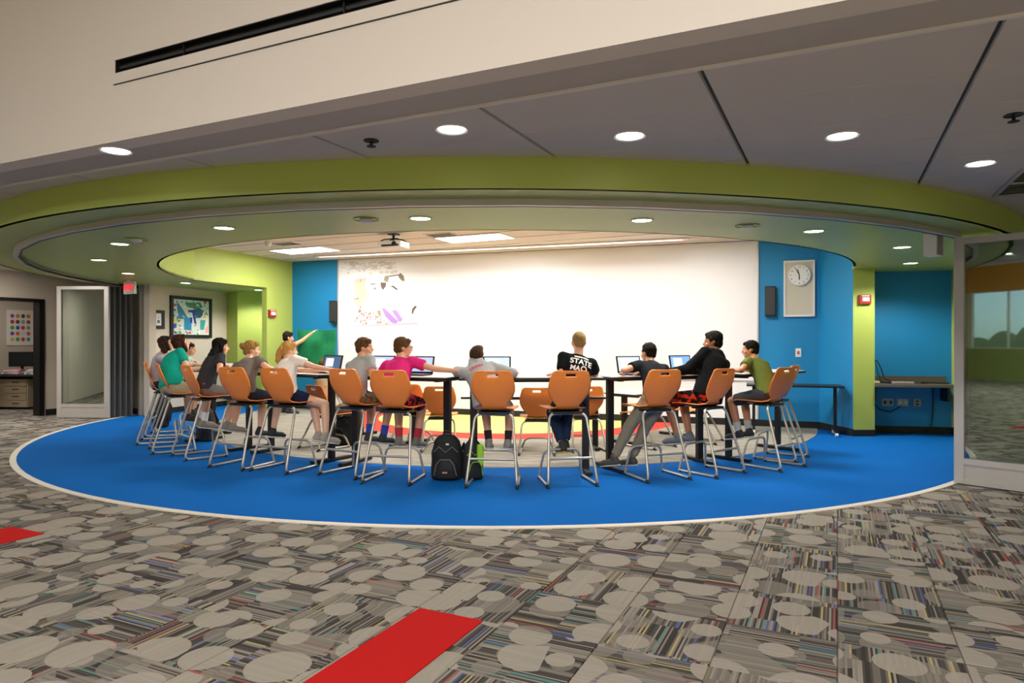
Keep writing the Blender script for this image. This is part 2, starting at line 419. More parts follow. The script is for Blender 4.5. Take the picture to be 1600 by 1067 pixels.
patch('closed_eye', [(480, 470), (500, 440), (525, 440), (515, 460)], '#777b7c')
patch('dark_lock', [(580, 370), (660, 370), (655, 420), (615, 475), (590, 430)], '#6f5f52')
patch('dark_lock', [(625, 330), (650, 275), (700, 280), (690, 355), (655, 365)], '#a79d84')
patch('hair_line', [(700, 275), (840, 255), (845, 270), (700, 292)], '#8b8672')
patch('dark_lock', [(825, 265), (860, 235), (905, 280), (918, 350), (880, 345), (845, 310)], '#8a7f66')
patch('eyebrow', [(710, 420), (760, 412), (825, 465), (800, 472), (750, 432)], '#5b5d55')
patch('pale_blue_wash', [(540, 290), (620, 290), (610, 340), (575, 370)], '#d3e4f6')
patch('pale_blue_wash', [(840, 520), (900, 400), (940, 420), (930, 600), (840, 610)], '#e6f5f5')
patch('pale_blue_wash', [(830, 680), (980, 660), (970, 800), (890, 830), (830, 760)], '#e6f5fa')
patch('purple_stripe', [(600, 725), (640, 730), (830, 910), (800, 940), (740, 930), (650, 840)], '#b690e0')
patch('purple_stripe', [(740, 760), (800, 750), (890, 880), (860, 920), (830, 905)], '#bb9be4')
patch('dark_patch', [(1015, 800), (1020, 740), (1060, 690), (1088, 705), (1045, 760), (1035, 805)], '#65544a')
patch('brown_patch', [(530, 765), (580, 755), (590, 840), (560, 830)], '#b3997f')
patch('dark_patch', [(215, 590), (280, 582), (275, 600), (222, 612)], '#6d5a52')
patch('pink_line', [(215, 965), (740, 940), (1095, 925), (1100, 950), (740, 962), (220, 985)], '#f3c6d2')
rr = random.Random(3); dots = [MB(), MB()]
for k in range(70):
    x, y = rr.uniform(225, 730), rr.uniform(700, 945)
    if y < 700+(x-300)*.5 or (x > 590 and y < 860): continue
    a, b = board_xy(530+x*.1124, 400+y*.1124); r = rr.uniform(.012, .026)
    dots[k % 2].lathe([(r, -.0247), (r, -.0235)], (a, 0, b), 8, 'Y')
dots[0].build('ink_dots', mat('ink_red_dots', '#c58f86', .6), DR, kind='stuff'); dots[1].build('ink_dots', mat('ink_olive_dots', '#a7a184', .6), DR, kind='stuff')
smudge = MB()
for k in range(90):
    x, y = rr.uniform(60, 830), rr.triangular(80, 280, 90); a, b = board_xy(530+x*.1124, 400+y*.1124)
    smudge.box((a, -.0242, b), (rr.uniform(.02, .10), .001, rr.uniform(.015, .05)))
smudge.build('ink_smudges', mat('ink_smudge', '#e1ddd4', .6), DR, kind='stuff')

# left green stub wall, header, and alcove behind the opening
sA, sB = .77, 2.62
wl = lambda s: BW0+WLD*s
wall('wall_left', wl(sA), BW0, 0, ZI+.3, M_GREEN, .12, 1)
wall('wall_left_header', wl(sB), wl(sA), ZS, ZI+.3, M_GREEN, .12, 1)
base('baseboard_left', wl(sA), BW0)
# alcove walls on the far left
K1, K2, K3, K4 = (-6.25, 14.95), (-5.92, 14.72), (-5.45, 14.9), (-4.6, 14.6)
wall('wall_alcove_blue', K3, (-4.75, 14.62), 0, ZC, M_BLUE, .1)
wall('wall_alcove_green', K2, K3, 0, ZC, M_GREEN, .1)
wall('wall_alcove_side', K1, K2, 0, ZC, M_GREEN, .1)
wall('wall_picture', (-6.8, 12.8), K1, 0, ZC, M_BEIGE, .12)
base('baseboard_picture', (-6.8, 12.8), K1)
wall('wall_pilaster', (-7.45, 13.35), (-6.8, 12.8), 0, ZC, M_BEIGE, .12)
base('baseboard_pilaster', (-7.45, 13.35), (-6.8, 12.8))
MB().box((-7.02, 12.95, ZC/2), (.10, .10, ZC), Matrix.Rotation(R(-40), 3, 'Z')).build('trim_2', M_BEIGE, kind='structure')
# outer left wall with office doorway (plane u=-13.6)
UL = -13.6
pD = lambda px: on_wall(px, 500, un(UL, 0), NV)
n_door1 = pD(64).dot(NV); n_door0 = n_door1-1.05; DH = 2.17
wall('wall_outer_left', un(UL, 2.87), un(UL, n_door0), 0, ZC+.05, M_BEIGE, .14)
wall('wall_outer_left_far', un(UL, n_door1), un(UL, 10.6), 0, ZC+.05, M_BEIGE, .14)
wall('wall_door_header', un(UL, n_door0), un(UL, n_door1), DH, ZC+.05, M_BEIGE, .14)
wall('wall_left_return', un(UL, 9.2), (-7.4, 13.35), 0, ZC, M_BEIGE, .1)
base('baseboard_outer', un(UL, n_door1+.08), un(UL, 10.4))
fr = MB()
for n_ in (n_door0, n_door1): fr.box(un(UL-.07, n_, DH/2), (.20, .09, DH), Matrix.Rotation(GRID_ROT, 3, 'Z'))
fr.box(un(UL-.07, (n_door0+n_door1)/2, DH), (.20, 1.14, .06), Matrix.Rotation(GRID_ROT, 3, 'Z'))
fr.build('door_1', M_BLACK, kind='structure')
# office beyond
wall('wall_office_back', un(-16.3, 4.5), un(-16.3, 11), 0, 2.75, M_BEIGE, .1)
wall('wall_office_side', un(-16.3, 9.6), un(UL-.14, 9.6), 0, 2.75, M_BEIGE, .1)
wall('wall_office_near', un(UL-.14, 4.6), un(-16.3, 4.6), 0, 2.75, M_BEIGE, .1)
MB().prism([un(-16.4, 4.5)[:2], un(UL, 4.5)[:2], un(UL, 9.8)[:2], un(-16.4, 9.8)[:2]], 2.7, 2.8).build('ceiling_office', M_CEIL, kind='structure')
area('office_light', un(-15, 7.6, 2.66), 1.1, .5, 22, WARM, (0, 0, GRID_ROT))

# right side: column, alcove
cq0, cq1 = at_z(1333, 682, 0), at_z(1367, 682, 0)
col_d = Vector((cq1-cq0)[:2]).normalized()
mbc = MB(); c0, c1 = Vector(cq0[:2]), Vector(cq1[:2]); back = Vector((.52, 1)).normalized()*.75
mbc.prism([c0, c1, c1+back, c0+back], .1, ZS+.1); mbc.build('wall_column', M_GREEN, kind='structure')
MB().prism([c0+Vector((-.004, -.01)), c1+Vector((.004, -.01)), c1+back, c0+back], 0, .1).build('baseboard_column', M_BLACKBASE, kind='structure')
A0, A1 = Vector((5.45, 10.52)), Vector((6.62, 10.28))
wall('wall_alcove_right', A0-Vector((.3, -.05)), A1+Vector((.1, -.02)), 0, ZC, M_BLUE, .1)
base('baseboard_alcove', A0, A1, .015)
wall('wall_right', A1, (7.25, 6.9), 0, ZC, M_GREEN, .12)
base('baseboard_right', A1, (7.25, 6.9), .015)

wall('wall_blue_return', bw(10.1), c0+Vector((.01, 0)), 0, ZI+.3, M_BLUE, .1, 1)
base('baseboard_return', bw(10.1), c0+Vector((.01, 0)))
# hall shell
UR = 9.0
wall('wall_hall_right', un(UR, 16), un(UR, -10), 0, HALLZ, M_BEIGE, .15)
M_OLIVE = mat('olive_reflection_band', '#8d9157', .8); M_OCHRE = mat('ochre_reflection_band', '#c98f3e', .8)  # bands invented as coloured reflections for the right glass panel
wall('wall_hall_left', un(UL, -10), un(UL, 2.87), 0, HALLZ, M_BEIGE, .15)
wins = (-11.3, -8.1, -4.9, -1.7)  # unseen windows, placed to show as reflections in the right panel
wz0, wz1, ww = 1.15, 3.2, 2.7
edges = [UR]
for u_ in reversed(wins): edges += [u_+ww/2, u_-ww/2]
edges.append(UL)
for k in range(0, len(edges), 2):
    wall('wall_hall_rear', un(edges[k], -10), un(edges[k+1], -10), wz0, wz1, M_BEIGE, .15)
wall('wall_hall_rear', un(UR, -10), un(UL, -10), 0, wz0, M_OLIVE, .15)
wall('wall_hall_rear', un(UR, -10), un(UL, -10), wz1, 4.2, M_OCHRE, .15)
wall('wall_hall_rear', un(UR, -10), un(UL, -10), 4.2, HALLZ, M_BEIGE, .15)
GR = Matrix.Rotation(GRID_ROT, 3, 'Z')
for k, u_ in enumerate(wins):
    f = MB()
    for q in (-ww/2, 0, ww/2): f.box(un(u_+q, -10.05, (wz0+wz1)/2), (.06, .06, wz1-wz0), GR)
    for z in (wz0, wz1): f.box(un(u_, -10.05, z), (ww, .06, .05), GR)
    wf = f.build('window_%d' % (k+1), M_WHITE, kind='structure')
    for q in (-ww/4, ww/4): MB().box((0, 0, 0), (ww/2-.06, .006, wz1-wz0-.05)).build('pane', M_GLASS, wf, loc=un(u_+q, -10.05, (wz0+wz1)/2), rz=GRID_ROT)
MB().prism([un(-40, -10.2)[:2], un(-40, -60)[:2], un(40, -60)[:2], un(40, -10.2)[:2]], -.3, -.1).build('ground', mat('lawn', '#5f7a3c', .95, var=.2, bscale=3), kind='structure')  # lawn and hedge added as the reflected view beyond the windows
hd_ = MB()
for k in range(26): hd_.ell(un(-26+k*1.5+rr.uniform(-.3, .3) if False else -26+k*1.5, -24, .5), (1.1, .9, 1.5+.4*math.sin(k*2.1)))
tag(hd_.build('hedge', mat('hedge_green', '#4f6b34', .9, bump=.6, bscale=6, var=.3), smooth=True, kind='stuff'), 'unseen green hedge added beyond the hall windows for their reflection', 'hedge')
# bulkhead above the low ceiling, with linear air slot
NB = 2.874
s0, s1 = on_wall(180, 112, un(0, NB), DV), on_wall(640, 0, un(0, NB), DV)
uS = s0.dot(DV); zb = .5*(s0.z+s1.z); zt = on_wall(181, 94, un(0, NB), DV).z
def slab_un(name, u0, u1, n0, n1, z0, z1, m, **kw):
    return MB().prism([un(u0, n0)[:2], un(u1, n0)[:2], un(u1, n1)[:2], un(u0, n1)[:2]], z0, z1).build(name, m, kind='structure', **kw)
uE = uS+4.9
slab_un('wall_bulkhead', UL, UR, NB, NB+.15, ZC, zb, M_BULK)
slab_un('wall_bulkhead_upper', UL, UR, NB, NB+.15, zt, HALLZ, M_BULK)
slab_un('wall_bulkhead_left', UL, uS, NB, NB+.15, zb, zt, M_BULK)
slab_un('wall_bulkhead_right', uE, UR, NB, NB+.15, zb, zt, M_BULK)
slab_un('ceiling_hall', UL-.2, UR+.2, -10.2, NB+.2, HALLZ, HALLZ+.1, M_BULK)
vent = thing('air_slot', 'long black linear air slot with pale lower flange set in the high cream bulkhead', 'vent', un(uS, NB, zb), GRID_ROT)
L = uE-uS
MB().box((L/2, .05, (zt-zb)/2), (L, .02, zt-zb)).build('duct_back', M_BLACK, vent)
MB().box((L/2, .025, .003), (L, .05, .006)).build('duct_floor', M_BLACK, vent); MB().box((L/2, .025, zt-zb-.003), (L, .05, .006)).build('duct_roof', M_BLACK, vent); MB().box((.004, .025, (zt-zb)/2), (.008, .05, zt-zb)).build('duct_end', M_BLACK, vent)
for k in range(4):
    MB().box((L/4*(k+.5), .03, (zt-zb)*.5), (.012, .03, (zt-zb)-.012)).build('divider', M_BLACK, vent)
MB().box((L/2, .034, (zt-zb)*.52), (L, .02, .018)).build('vane', M_DARKGREY, vent)
MB().box((L/2, -.003, -.035), (L+.02, .006, .07)).build('lower_flange', M_BULK, vent, bevel=.001)
MB().box((L/2, -.002, zt-zb+.005), (L+.02, .004, .012)).build('upper_flange', M_BULK, vent)
MB().box((L/2, -.004, -.072), (L+.02, .008, .004)).build('trim_line', M_DARKGREY, vent)  # thin dark trim along the flange's lower edge

# low ceiling: plain band, grid, tiles
NA = 3.279; PN, PU, U0 = .594, 1.19, -.590
band = slab_un('ceiling', UL, UR, NB+.15, NA, ZC, ZC+.1, M_CEIL)
MB().box((0, 0, 0), (UR-UL, .018, .022)).build('edge_bar', M_TBAR, band, loc=un((UL+UR)/2, NA, ZC-.003), rz=GRID_ROT)
ctile = MB().add([(-PU/2+.010, -PN/2+.004, .02), (PU/2-.010, -PN/2+.004, .02), (PU/2-.010, PN/2-.004, .02), (-PU/2+.010, PN/2-.004, .02),
                  (-PU/2+.014, -PN/2+.007, 0), (PU/2-.014, -PN/2+.007, 0), (PU/2-.014, PN/2-.007, 0), (-PU/2+.014, PN/2-.007, 0)],
                 [(7, 6, 5, 4), (0, 1, 5, 4), (1, 2, 6, 5), (2, 3, 7, 6), (3, 0, 4, 7), (0, 3, 2, 1)])
ct_me = ctile.mesh('ceiling_tile'); ct_me.materials.append(M_CEILTILE)
CT = []
vent_cell = None
pv = at_z(1578, 285, ZC); vent_cell = (math.floor((pv.dot(DV)-U0)/PU), math.floor((pv.dot(NV)-NA)/PN))
for i in range(-11, 8):
    for j in range(0, 22):
        uc, nc = U0+(i+.5)*PU, NA+(j+.5)*PN
        if uc < UL+.3 or uc > UR-.3: continue
        p = un(uc, nc, ZC); r = (Vector(p[:2])-Vector(C_FAS)).length
        if r < R_FAS-.72: continue
        if p.y < 1 or not (-500 < 800+FPX*p.x/p.y < 2000): continue
        if p.y > 14: continue
        if r < R_FAS+.9:      # tile cut to the ring: clip its outline
            o = bpy.data.objects.new('ceiling_tile', ct_me.copy())
        else: o = bpy.data.objects.new('ceiling_tile', ct_me)
        COL.objects.link(o); o.parent = band; o.location = p; o.rotation_euler = (0, 0, GRID_ROT)
# backing above the grid, open over the ring opening (it stops at the ring body)
def ringprism(name, cin, rin, z0, z1, m):
    """plate filling the low-ceiling area outside a circle"""
    n = 96; inner = circ(cin, rin, 0, 2*math.pi, n)[:-1]; outer = []
    for p in inner:
        d = (p-Vector(cin)).normalized(); outer.append(Vector(cin)+d*22)
    def clampp(p):
        q = Vector((p.x, p.y, 0)); u = min(max(q.dot(DV), UL-.3), UR+.3); v = min(max(q.dot(NV), NB+.1), 20); return un(u, v)[:2]
    outer = [Vector(clampp(p)) for p in outer]
    mb = MB().rings([[Vector((*p, z0)) for p in inner], [Vector((*p, z1)) for p in inner], [Vector((*p, z1)) for p in outer], [Vector((*p, z0)) for p in outer]], closed=True)
    return mb.build(name, m, kind='structure')
ringprism('ceiling_backing', C_FAS, R_FAS-.8, ZC+.022, ZC+.06, M_DARKGREY)
gb = MB()
for j in range(1, 14):
    gb.box(un((UL+UR)/2, NA+j*PN, ZC+.012), (UR-UL, .012, .012), Matrix.Rotation(GRID_ROT, 3, 'Z'))
# the grid bars stop short of the opening
gb2 = MB()
for j in range(1, 16):
    for i in range(-11, 8):
        for q in (-1.5, -.5, .5, 1.5):
            c = un(U0+(i+.5)*PU+q*(PU-.03)/4, NA+j*PN, ZC+.010)
            if (Vector(c[:2])-Vector(C_FAS)).length > R_FAS-.2: gb2.box(c, ((PU-.03)/4, .013, .012), Matrix.Rotation(GRID_ROT, 3, 'Z'))
gb2.build('grid_bars', M_TBAR, band, kind='stuff')
# square vent in the grid
vg = thing('ceiling_vent', 'black two-slot air grille in the grey tile ceiling at the right edge', 'vent', un(1.25+.6, 6.74, ZC), GRID_ROT)
MB().box((0, 0, -.004), (1.2, 1.06, .006)).build('backing', M_BLACK, vg)
for y in (-.53, 0, .53): MB().box((0, y, -.010), (1.2, .05, .012)).build('bar', M_CEIL, vg)
for s in (-1, 1): MB().box((s*.6, 0, -.010), (.03, 1.09, .012)).build('frame_bar', M_CEIL, vg)
for k in range(8): MB().box((0, -.46+.13*k if k < 4 else -.46+.13*k+.01, -.008), (1.16, .006, .006)).build('vane', M_DARKGREY, vg)

# green ring: fascia, soffit, inner face
A_R = math.atan2(*reversed((bw(10.42)-Vector(C_OPEN))[:]))        # where the opening meets the back wall
A_L = math.atan2(wl(sB).y-C_OPEN[1], wl(sB).x-C_OPEN[0])
ns = 160
MB().rings([[Vector((*p, z)) for p in circ(C_FAS, r, 0, 2*math.pi, ns)[:-1]] for r, z in ((R_FAS, ZS), (R_FAS, ZC+.018), (R_FAS-.05, ZC+.018), (R_FAS-.05, ZS))], closed=True).build('trim_3_ring_fascia', M_GREEN, kind='structure', smooth=True)
# soffit plate = fascia disc minus opening; opening = near arc + stub wall line + back wall line
def opening_pts():
    a0, a1 = A_R, A_L-2*math.pi if A_L > A_R else A_L
    near = [Vector((C_OPEN[0]+R_OPEN*math.cos(a0+(a1-a0)*i/90), C_OPEN[1]+R_OPEN*math.sin(a0+(a1-a0)*i/90))) for i in range(91)]
    return [p for p in near if not (p.x > 4.0 and p.y > 9.72)]
near = opening_pts()
pts_in = near + [Vector((5.03, 10.0)), Vector((5.03, 10.6)), Vector((5.0, 11.02))] + [q+Vector((-.04, .02)) for q in (wl(2.0), wl(1.4), wl(sA), wl(.3), BW0)] + [bw(t)+Vector((.02, .06)) for t in (.1, 1.2, 2.5, 4, 5.5, 7, 8.5, 9.4, 9.9)]
import mathutils
ctr = Vector(C_OPEN)
pts_in.sort(key=lambda p: math.atan2(p.y-ctr.y, p.x-ctr.x))
outr = []
for p in pts_in:     # ray from opening centre to fascia circle
    d = (p-ctr).normalized(); f = ctr-Vector(C_FAS); b_ = f.dot(d); c_ = f.dot(f)-(R_FAS-.01)**2
    outr.append(ctr+d*(-b_+math.sqrt(b_*b_-c_)))
MB().rings([[Vector((*p, ZS)) for p in pts_in], [Vector((*p, ZS)) for p in outr], [Vector((*p, ZS+.03)) for p in outr], [Vector((*p, ZS+.03)) for p in pts_in]], closed=True).build('ceiling_ring_soffit', M_SOFFIT, kind='structure')
nearw = near
mbf = MB(); n = len(nearw); vs_ = []
for p in nearw:
    q = (p-ctr).normalized()*.03
    vs_ += [Vector((*p, ZS)), Vector((*p, ZI)), Vector((*(p+q), ZI)), Vector((*(p+q), ZS))]
fs_ = []
for i in range(n-1):
    for k in range(4): fs_.append((i*4+k, i*4+(k+1) % 4, (i+1)*4+(k+1) % 4, (i+1)*4+k))
mbf.add(vs_, fs_).build('trim_4_ring_inner_face', M_GREEN, kind='structure', smooth=True)
# inner ceiling
MB().prism([(-6.6, 5.6), (6.6, 5.6), (6.6, 15.6), (-6.6, 15.6)], ZI, ZI+.08).build('ceiling_inner', M_INCEIL, kind='structure')
gi = MB()
for k in range(-3, 14):
    gi.box(Vector((-3.78, 12.44, ZI-.002))+NV*(.31-k*.61)+DV*3.0, (12, .02, .006), Matrix.Rotation(GRID_ROT, 3, 'Z'))
MBclip = gi
inner_lines = MB()
for k in range(-3, 12):
    for q in range(-30, 40):
        c = Vector((-3.78, 12.44, ZI-.002))+NV*(.31-k*.61)+DV*(q*.3)
        if (Vector(c[:2])-ctr).length < R_OPEN-.2 and (Vector(c[:2])-BW0).dot(Vector((-BWD.y, BWD.x))) < -.3 and (Vector(c[:2])-BW0).dot(Vector((WLD.y, -WLD.x)).normalized()*-1) > .2:
            inner_lines.box(c, (.3, .018, .006), Matrix.Rotation(GRID_ROT, 3, 'Z'))
inner_lines.build('grid_bars', mat('inner_grid', '#b9aea4', .6), bpy.data.objects['ceiling_inner'], kind='stuff')
# folding wall track, faceted
tk = thing('partition_track', 'faceted pale metal partition track with black slot curving under the green ring', 'track')
nf = 30; tin = Vector((-.1, 12.25)); RT = 7.13
a_start, a_end = math.pi+R(-2), 2*math.pi-R(50)
seg_a = []
a = math.pi - R(2)
while a < 2*math.pi - R(51): seg_a.append(a); a += R(7.2)
seg_a.append(2*math.pi-R(51))
for k in range(len(seg_a)-1):
    p, q = [tin+Vector((math.cos(t), math.sin(t)))*RT for t in seg_a[k:k+2]]
    mid = (p+q)/2; d = q-p; ang = math.atan2(d.y, d.x)
    s_ = MB().box((0, 0, 0), (d.length+.004, .05, .05)).build('track_segment', M_ALU, tk, loc=(mid.x, mid.y, ZS-.026), rz=ang)
    MB().box((0, .036, -.012), (d.length+.01, .022, .03)).build('slot', M_BLACK, s_)
prev = [math.pi-R(2)-i*R(6.2) for i in range(8)]
for k in range(7):
    p, q = [tin+Vector((math.cos(t), math.sin(t)))*RT for t in (prev[k+1], prev[k])]
    if (q.x < -7.3 and p.y > 12.9): break
    mid = (p+q)/2; d = q-p; ang = math.atan2(d.y, d.x)
    s_ = MB().box((0, 0, 0), (d.length+.004, .05, .05)).build('track_segment', M_GASKET, tk, loc=(mid.x, mid.y, ZS-.026), rz=ang)
    MB().box((0, .036, -.012), (d.length+.01, .022, .03)).build('slot', M_BLACK, s_)

# ------------------------------------------------------------ lamps and ceiling fittings
def downlight(px, py, z, label, r, watts, grp, rim=M_WHITE):
    p = at_z(px, py, z)
    t = thing('downlight', label, 'ceiling light', p, 0, grp)
    MB().lathe([(r, -.001), (r*1.16, -.008), (r*1.2, -.004), (r*1.2, .004), (r, .004)]).build('trim_ring', rim, t, smooth=True)
    MB().lathe([(r*.99, -.003), (r*.99, .004)]).build('diffuser', M_LAMP, t)
    l = bpy.data.lights.new('downlight_lamp', 'SPOT'); l.energy = watts; l.spot_size = R(115 if watts < 40 else 150); l.spot_blend = .8 if watts < 40 else .5; l.shadow_soft_size = r*.8; l.color = WARM
    o = bpy.data.objects.new('downlight_lamp', l); COL.objects.link(o); o.parent = t; o.location = (0, 0, -.02)
for px, py, lb in ((181, 235, 'round recessed downlight in the plain grey ceiling band, farthest left'), (706, 202, 'round recessed downlight in a grey ceiling tile beside the sprinkler, above the drawing'),
                   (984, 212, 'round recessed downlight in the grey tile ceiling, above the middle of the whiteboard'), (1316, 212, 'round recessed downlight in the grey tile ceiling, above the wall clock'),
                   (1532, 255, 'round recessed downlight in the grey tile ceiling nearest the black grille')):
    downlight(px, py, ZC, lb, .085, OUT_DOWN_W, 'downlights in the grey ceiling')
for px, py, lb in ((350, 356, 'round downlight in the green soffit above the framed picture'), (187, 381, 'round downlight in the green soffit, upper left bend'),
                   (154, 406, 'round downlight in the green soffit nearest the left glass panel'), (200, 427, 'round downlight in the green soffit just above the exit sign'),
                   (290, 442, 'small far downlight in the soffit between small frame and big picture'), (657, 341, 'round downlight in the green soffit above the projector'),
                   (1003, 344, 'round downlight in the green soffit over the middle of the whiteboard'), (1272, 361, 'round downlight in the green soffit above the clock panel'),
                   (1410, 386, 'round downlight in the green soffit left of the white box fixture'), (1423, 411, 'round downlight at the top of the blue alcove'),
                   (404, 453, 'small downlight in the green alcove behind the left column')):
    downlight(px, py, ZS-.001, lb, .085, DOWN_W*(4.0 if px in (1423, 404) else 1), 'downlights in the green soffit', M_SOFFIT)
for (x, y), lb in zip(TROFFERS, ('flat bright rectangular ceiling light at the far left of the inner ceiling', 'flat bright rectangular ceiling light right of the projector', 'flat rectangular ceiling light hidden above the soffit on the right', 'flat rectangular ceiling light nearer the camera on the left', 'flat rectangular ceiling light nearest the camera on the right')):
    t = thing('ceiling_light', lb, 'ceiling light', (x, y, ZI), GRID_ROT, 'rectangular lights of the inner ceiling')
    MB().box((0, 0, -.008), (1.2, .6, .016)).build('frame', M_WHITE, t)
    MB().box((0, 0, -.017), (1.14, .54, .004)).build('diffuser', M_TROFFER, t)
sl = thing('ceiling_slot', 'long pale slot strip in the inner ceiling parallel to the whiteboard', 'ceiling slot', (-.5, 12.18, ZI), BWR)
MB().box((0, 0, -.012), (7.1, .16, .024)).build('frame', M_WHITE, sl, bevel=.004)
MB().box((0, 0, -.026), (6.9, .09, .004)).build('diffuser', M_GLOW, sl)  # plain trim strip given an added faint glow
def sprinkler(px, py, z, label, m=M_BLACK):
    t = thing('sprinkler', label, 'sprinkler', at_z(px, py, z))
    MB().lathe([(.045, -.002), (.05, -.006), (.045, .002)]).build('escutcheon', m, t, smooth=True)
    MB().lathe([(.014, -.045), (.03, -.042), (.03, -.038), (.01, -.034), (.01, -.004)]).build('head', m, t)
sprinkler(580, 219, ZC, 'small black sprinkler in the grey ceiling, left of the lamps'); sprinkler(1584, 179, ZC, 'small black sprinkler in the grey ceiling at the right edge')
def detector(px, py, label):
    t = thing('ceiling_detector', label, 'detector', at_z(px, py, ZS))
    MB().lathe([(.11, -.002), (.11, -.008), (.108, .002)], n=28).build('mounting_plate', M_SOFFIT, t, smooth=True)
    MB().lathe([(.03, -.035), (.052, -.028), (.056, -.008)], n=24).build('dome', M_WHITE, t, smooth=True)
detector(572, 342, 'round white detector on green soffit left of the middle'); detector(1168, 352, 'round white detector on green soffit right of the middle'); detector(213, 373, 'round pale detector on green soffit at the left bend')
t = thing('security_camera', 'tiny white dome camera at the left of the inner ceiling', 'camera', at_z(419, 377, ZI))
MB().lathe([(.02, -.09), (.05, -.06), (.055, -.02), (.05, 0)], n=16).build('dome', M_WHITE, t, smooth=True); MB().lathe([(.06, -.01), (.06, .0)]).build('base', M_WHITE, t)
for px, py, lb in ((448, 380, 'small grey air grille in the inner ceiling left of the projector'), (690, 366, 'small pale air grille in the inner ceiling behind the projector')):
    t = thing('ceiling_vent', lb, 'vent', at_z(px, py, ZI), GRID_ROT)
    MB().box((0, 0, -.006), (.5, .3, .012)).build('frame', M_WHITE, t)
    for k in range(5): MB().box((0, -.11+k*.055, -.014), (.44, .018, .006)).build('blade', M_GASKET, t)
# projector
pp = at(615, 382, 10.6)
pr_ = thing('projector', 'white ceiling projector on a black bracket in front of the whiteboard', 'projector', (pp.x, pp.y, 0), R(-20))
MB().box((0, 0, pp.z-.01), (.40, .30, .10)).build('body', M_WHITE, pr_, bevel=.015)
MB().cyl((.1, -.15, pp.z-.01), (.1, -.18, pp.z-.01), .035).build('lens', M_BLACK, pr_)
MB().cyl((0, 0, pp.z+.05), (0, 0, ZI), .02).build('pole', M_BLACK, pr_)
for s in (-1, 1):
    for q in (-1, 1): MB().tube([(0, 0, pp.z+.09), (s*.12, q*.08, pp.z+.075), (s*.17, q*.12, pp.z+.04)], .01).build('arm', M_BLACK, pr_)
MB().box((0, 0, ZI-.01), (.14, .14, .02)).build('ceiling_plate', M_BLACK, pr_)
MB().box((.02, -.152, pp.z-.03), (.3, .006, .03)).build('vent_strip', M_DARKGREY, pr_)

TMP = bpy.data.scenes.new('remesh_bench')
def bench():
    with bpy.context.temp_override(scene=TMP, view_layer=TMP.view_layers[0]):
        return bpy.context.evaluated_depsgraph_get()
# ------------------------------------------------------------ text helper
def text_mesh(s, size, name, m, parent=None, thick=.002, bold=0.0):
    cu = bpy.data.curves.new(name, 'FONT'); cu.body = s; cu.size = size; cu.extrude = thick/2; cu.align_x = 'CENTER'; cu.align_y = 'CENTER'; cu.offset = bold
    o = bpy.data.objects.new(name, cu); TMP.collection.objects.link(o); dg = bench()
    me = bpy.data.meshes.new_from_object(o.evaluated_get(dg))
    TMP.collection.objects.unlink(o); bpy.data.objects.remove(o)
    me.materials.clear(); me.materials.append(m)
    o = bpy.data.objects.new(name, me); COL.objects.link(o)
    if parent: o.parent = parent
    return o

# exit sign, box fixture
pe = at_z(203, 438, ZS)
ex = thing('exit_sign', 'white hanging sign with red EXIT letters beside the left glass panel', 'sign', (pe.x, pe.y, ZS), R(-28))
MB().box((0, 0, -.13), (.30, .05, .22)).build('housing', M_WHITE, ex, bevel=.006)
MB().box((0, 0, -.01), (.12, .05, .02)).build('canopy', M_WHITE, ex)
e = text_mesh('EXIT', .135, 'lettering', mat('exit_red', '#ff2a3c', .4, emit=1.2), ex, .004, .004); e.location = (0, -.028, -.13); e.rotation_euler = (R(90), 0, 0)
pb = at(1458, 383, 6.75)
bx = thing('speaker_box', 'white boxy fixture with grey grille under the green soffit beside the right glass panel', 'fixture', (pb.x, pb.y, 0), R(38))
MB().box((0, 0, pb.z), (.15, .12, .22)).build('housing', M_WHITE, bx, bevel=.006)
MB().box((0.0, -.063, pb.z), (.13, .006, .20)).build('grille', mat('grey_grille', '#a7a3a2', .6), bx)
MB().cyl((0, 0, pb.z+.1), (0, 0, ZS), .015).build('bracket', M_WHITE, bx)

# ------------------------------------------------------------ glass partition panels
def panel(loc, rz, wdt, h, label, m=M_ALU):
    t = thing('glass_panel', label, 'glass panel', (loc[0], loc[1], 0), rz)
    st, th = .085, .055; zb_, kb = .26, .045
    for x in (st/2, wdt-st/2): MB().box((x, 0, h/2), (st, th, h-.02)).build('stile', m, t, bevel=.003)
    MB().box((wdt/2, 0, h-.04), (wdt-2*st, th, .06)).build('top_rail', m, t)
    MB().box((wdt/2, 0, zb_-.03), (wdt-2*st, th, .06)).build('middle_rail', m, t)
    MB().box((wdt/2, 0, .035), (wdt-2*st, th, .05)).build('bottom_rail', m, t)
    MB().box((wdt/2, 0, (.06+zb_-.06)/2), (wdt-2*st, th*.6, zb_-.12)).build('kick_panel', m, t)
    MB().box((wdt/2, 0, (zb_+h-.07)/2), (wdt-2*st, .008, h-.07-zb_)).build('pane', M_GLASS, t)
    return t
HP = 2.42
rp0 = Vector((4.37, 6.74)); rang = math.atan2(-.43, .38)
ndir = Vector((math.cos(rang+math.pi/2), math.sin(rang+math.pi/2)))
panel(rp0, rang, .98, HP, 'large glazed folding panel with pale metal frame at the right edge, front of its stack')
for k in range(1, 4):
    q = rp0+ndir*.075*k+Vector((math.cos(rang), math.sin(rang)))*(-.015*k)
    panel(q, rang, .98, HP, ('second glazed panel stacked behind the right front panel', 'third glazed panel in the right hand stack', 'rearmost glazed panel in the right hand stack')[k-1])
lp0 = Vector((-8.32, 12.5)); 
panel(lp0, R(-3), .98, HP, 'glazed folding panel with pale metal frame left of the exit sign, front of its stack')
